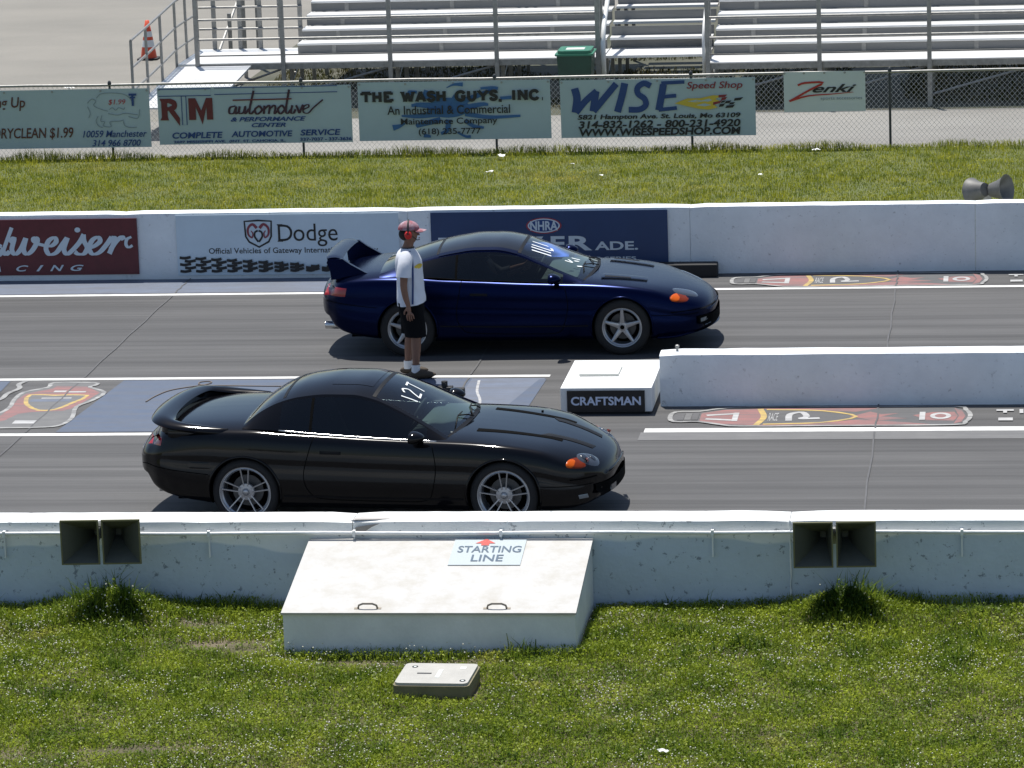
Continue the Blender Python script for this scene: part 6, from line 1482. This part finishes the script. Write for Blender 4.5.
def blades(name, n, x0, x1, y0, y1, zf, h0, h1, w, m, lean=0.6, hmul=None, keep=None, leaf=0.0, seed=1):
    r = np.random.default_rng(seed)
    x = r.uniform(x0, x1, n); y = r.uniform(y0, y1, n)
    if keep is not None:
        k = keep(x, y, r); x = x[k]; y = y[k]
    n = len(x); z = zf(x, y) - 0.004
    h = r.uniform(h0, h1, n) * (0.55 + 0.9 * vnoise(x, y, seed + 7, 1.7))
    if hmul is not None: h = h * hmul(x, y)
    a = r.uniform(0, 2 * np.pi, n); b = a + r.normal(0, 0.5, n) + np.pi / 2; ln = r.uniform(0.1, lean, n) * h
    ww = w * r.uniform(0.6, 1.3, n) / 2
    dx, dy = np.cos(a) * ww, np.sin(a) * ww; lx, ly = np.cos(b) * ln, np.sin(b) * ln
    V = np.empty((n, 5, 3))
    V[:, 0] = np.stack([x - dx, y - dy, z], 1); V[:, 1] = np.stack([x + dx, y + dy, z], 1)
    V[:, 2] = np.stack([x + dx * .8 + lx * .35, y + dy * .8 + ly * .35, z + h * .6], 1); V[:, 3] = np.stack([x - dx * .8 + lx * .35, y - dy * .8 + ly * .35, z + h * .6], 1)
    V[:, 4] = np.stack([x + lx, y + ly, z + h], 1)
    i = np.arange(n)[:, None] * 5
    var = np.repeat(np.clip(r.normal(0.5, 0.25, n), 0, 1), 5)
    Q = i + np.array([[0, 1, 2, 3]]); T = i + np.array([[3, 2, 4]]); V = V.reshape(-1, 3)
    if leaf:
        k = int(leaf); x = r.uniform(x0, x1, k); y = r.uniform(y0, y1, k)
        if keep is not None:
            kk = keep(x, y, r); x = x[kk]; y = y[kk]
        k = len(x); hh = r.uniform(0.3, 0.95, k) * h1 * 0.75 * (0.55 + 0.9 * vnoise(x, y, seed + 7, 1.7))
        if hmul is not None: hh = hh * hmul(x, y)
        z = zf(x, y) + hh; a = r.uniform(0, 2 * np.pi, k); s = r.uniform(0.006, 0.013, k); tx, ty = r.normal(0, .45, k), r.normal(0, .45, k)
        P = np.empty((k, 4, 3))
        for q in range(4):
            aa = a + q * np.pi / 2; ox, oy = np.cos(aa) * s, np.sin(aa) * s * 1.0
            P[:, q] = np.stack([x + ox, y + oy, z + ox * tx + oy * ty], 1)
        Q = np.concatenate([Q, len(V) + np.arange(k)[:, None] * 4 + np.array([[0, 1, 2, 3]])]); V = np.concatenate([V, P.reshape(-1, 3)])
        var = np.concatenate([var, np.repeat(np.clip(r.normal(0.45, 0.25, k), 0, 1), 4)])
    return np_mesh(name, V, Q, T, var, m)

# near lawn soil
nx_, ny_ = 150, 60
xs = np.linspace(-8.5, 9.5, nx_ + 1); ys = np.linspace(-9.6, -3.7, ny_ + 1); GX, GY = np.meshgrid(xs, ys, indexing='ij'); GZ = near_z(GX, GY)
mb = MB(); mb.grid([[(float(GX[i, j]), float(GY[i, j]), float(GZ[i, j])) for j in range(ny_ + 1)] for i in range(nx_ + 1)])
so = fixn(mb.build('lawn_soil', mat('lawn_soil', (0.155, 0.125, 0.085), 0.95, col2=(0.07, 0.065, 0.03), scale=3.0, bump=0.5, bscale=40), None, True))
if so.data.polygons[0].normal.z < 0: so.data.flip_normals()
tag(so, kind='structure')
def keep_near(x, y, r):
    inbox = (x > -1.17) & (x < 1.375) & (y > -5.25)
    inut = (x > -0.02) & (x < 0.66) & (y > -6.54) & (y < -5.94)
    wall = y > -3.765
    return ~inbox & ~inut & ~wall & (r.random(len(x)) > 0.93 * np.clip(bare(x, y) * 1.25, 0, 1))
def hm_near(x, y):
    e = 1 + 0.8 * np.exp(-((y + 3.85) / 0.10) ** 2) * vnoise(x, y, 21, 3.0)
    for mx, my, rr, h in MOUNDS[:2]: e = e + 1.3 * np.exp(-((x - mx) ** 2 + (y - my) ** 2) / (rr * rr))
    e = e * np.where((np.abs(x - 0.1) < 1.5) & (y > -5.42) & (y < -5.2), 1.5, 1.0)
    return e * (1 - 0.6 * np.clip(bare(x, y), 0, 1)) * (0.62 + 0.38 * np.clip((y + 9.2) / 3.0, 0, 1))
mgr = foliage_mat('lawn_leaf', (0.080, 0.130, 0.010), (0.42, 0.51, 0.055), (0.46, 0.40, 0.12), trans=0.5)
blades('lawn_grass', 330000, -6.6, 7.6, -9.3, -3.77, near_z, 0.035, 0.085, 0.0052, mgr, 0.75, hm_near, keep_near, 190000, seed=5)
# clover flowers
r = np.random.default_rng(31); k = 21000
x = r.uniform(-6.6, 7.6, k); y = r.uniform(-9.3, -3.9, k)
kk = keep_near(x, y, r) & (r.random(k) < np.clip(3.0 * vnoise(x, y, 77, 0.9) * vnoise(x, y, 78, 3.5) - 0.35, 0.03, 1)) & (y < -4.35 + 0.3 * r.random(k)); x = x[kk]; y = y[kk]; k = len(x)
z = near_z(x, y) + r.uniform(0.045, 0.095, k) * hm_near(x, y); s = r.uniform(0.005, 0.0095, k)
off = np.array([(1, 0, 0), (-1, 0, 0), (0, 1, 0), (0, -1, 0), (0, 0, 1.0), (0, 0, -.8)])
V = np.stack([x, y, z], 1)[:, None, :] + off[None] * s[:, None, None]
T = np.arange(k)[:, None, None] * 6 + np.array([(0, 2, 4), (2, 1, 4), (1, 3, 4), (3, 0, 4), (2, 0, 5), (1, 2, 5), (3, 1, 5), (0, 3, 5)])[None]
np_mesh('clover_flowers', V.reshape(-1, 3), np.zeros((0, 4), int), T.reshape(-1, 3), None, mat('clover_white', (0.56, 0.55, 0.44), 0.9))
# clumps added on the two mounds, coloured dark to deepen the horns' shadow
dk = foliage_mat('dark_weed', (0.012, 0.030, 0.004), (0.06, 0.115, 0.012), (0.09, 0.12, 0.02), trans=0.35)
for (mx, my), lab in (((-2.84, -4.30), 'added weed clump in shadow colour on the mound under the left horn speakers'), ((3.56, -4.30), 'added weed clump in shadow colour on the mound under the right horn speakers')):
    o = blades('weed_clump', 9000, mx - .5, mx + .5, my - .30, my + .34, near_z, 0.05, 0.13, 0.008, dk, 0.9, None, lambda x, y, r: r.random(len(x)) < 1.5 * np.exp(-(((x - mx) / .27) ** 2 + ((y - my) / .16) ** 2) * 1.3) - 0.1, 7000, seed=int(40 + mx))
    del o['kind']; tag(o, lab, 'weeds', 'shadow coloured clumps below the horns')
# broad weeds and tall tufts scattered through the lawn
def keep_weed(x, y, r): return keep_near(x, y, r) & (vnoise(x, y, 55, 2.2) * vnoise(x, y, 56, 6.0) > 0.38)
blades('lawn_weeds', 60000, -6.6, 7.6, -9.3, -3.8, near_z, 0.06, 0.13, 0.012, foliage_mat('weed_green', (0.05, 0.10, 0.010), (0.26, 0.35, 0.05), (0.3, 0.3, 0.1), trans=0.5), 1.1, hm_near, keep_weed, 30000, seed=15)
# far verge
mvg = foliage_mat('verge_leaf', (0.19, 0.22, 0.018), (0.45, 0.45, 0.060), (0.50, 0.41, 0.12), trans=0.5, patch=0.35, drypos=(0.55, 0.75))
zf0 = lambda x, y: 0.0 * x + 0.02 * (vnoise(x, y, 9, 0.7) - 0.5)
def hm_far(x, y): return 1 + 1.5 * np.exp(-((y - 21.6) / 0.22) ** 2) * (0.4 + vnoise(x, y, 33, 1.4))
blades('verge_grass', 300000, -15, 10, 11.99, 21.8, zf0, 0.03, 0.062, 0.008, mvg, 0.8, hm_far, None, 60000, seed=8)
# dark weeds and dead leaves under the bleachers
mud = foliage_mat('weed_leaf', (0.025, 0.035, 0.008), (0.08, 0.08, 0.02), (0.16, 0.13, 0.07), patch=1.2, drypos=(0.42, 0.6))
blades('ground_weeds', 30000, -7.8, 10, 26.3, 33.0, lambda x, y: 0 * x - 0.015, 0.02, 0.10, 0.018, mud, 1.2, None, lambda x, y, r: vnoise(x, y, 3, .7) > 0.4, 20000, seed=12)

# ------------------------------------------------------------------ litter
mp = mat('paper_white', (0.74, 0.74, 0.72), 0.8)
def litter(label, x, y, s, seed, z=0.03):
    rr = random.Random(seed); rows = []
    for i in range(5): rows.append([((i - 2) * s * .5 + rr.uniform(-.2, .2) * s, (j - 1.5) * s * .5 + rr.uniform(-.2, .2) * s, rr.uniform(0, .55) * s) for j in range(4)])
    mb = MB(); mb.grid(rows); o = mb.build('paper_scrap', mp, None, False, loc=(x, y, z)); o.rotation_euler = (0, 0, rr.uniform(0, 6)); return tag(o, label, 'litter', 'scraps of paper litter')
for i, (lab, x, y, s, z) in enumerate((('crumpled white paper scrap in verge grass below the wash banner', -2.62, 21.05, .10, .05), ('flat white paper scrap just below the wash banner end post', -2.6, 19.6, .07, .05), ('tiny paper scrap right of the crumpled one in the verge', -1.45, 20.2, .05, .05),
        ('white paper scrap on verge under the speed shop banner', -0.9, 19.1, .06, .05), ('white paper scrap along the fence foot under the small script banner', 2.1, 21.2, .08, .05), ('small paper scrap in the verge behind the far barrier', 1.4, 19.0, .05, .05),
        ('white paper scrap on the paved lot left of the bleacher ramp', -11.3, 29.6, .12, .0), ('small white paper scrap on lawn at the lower right', 2.32, -8.05, .055, .03), ('pinkish white scrap against the near barrier foot', 2.0, -3.95, .035, .05))):
    litter(lab, x, y, s * 0.7, i, z)
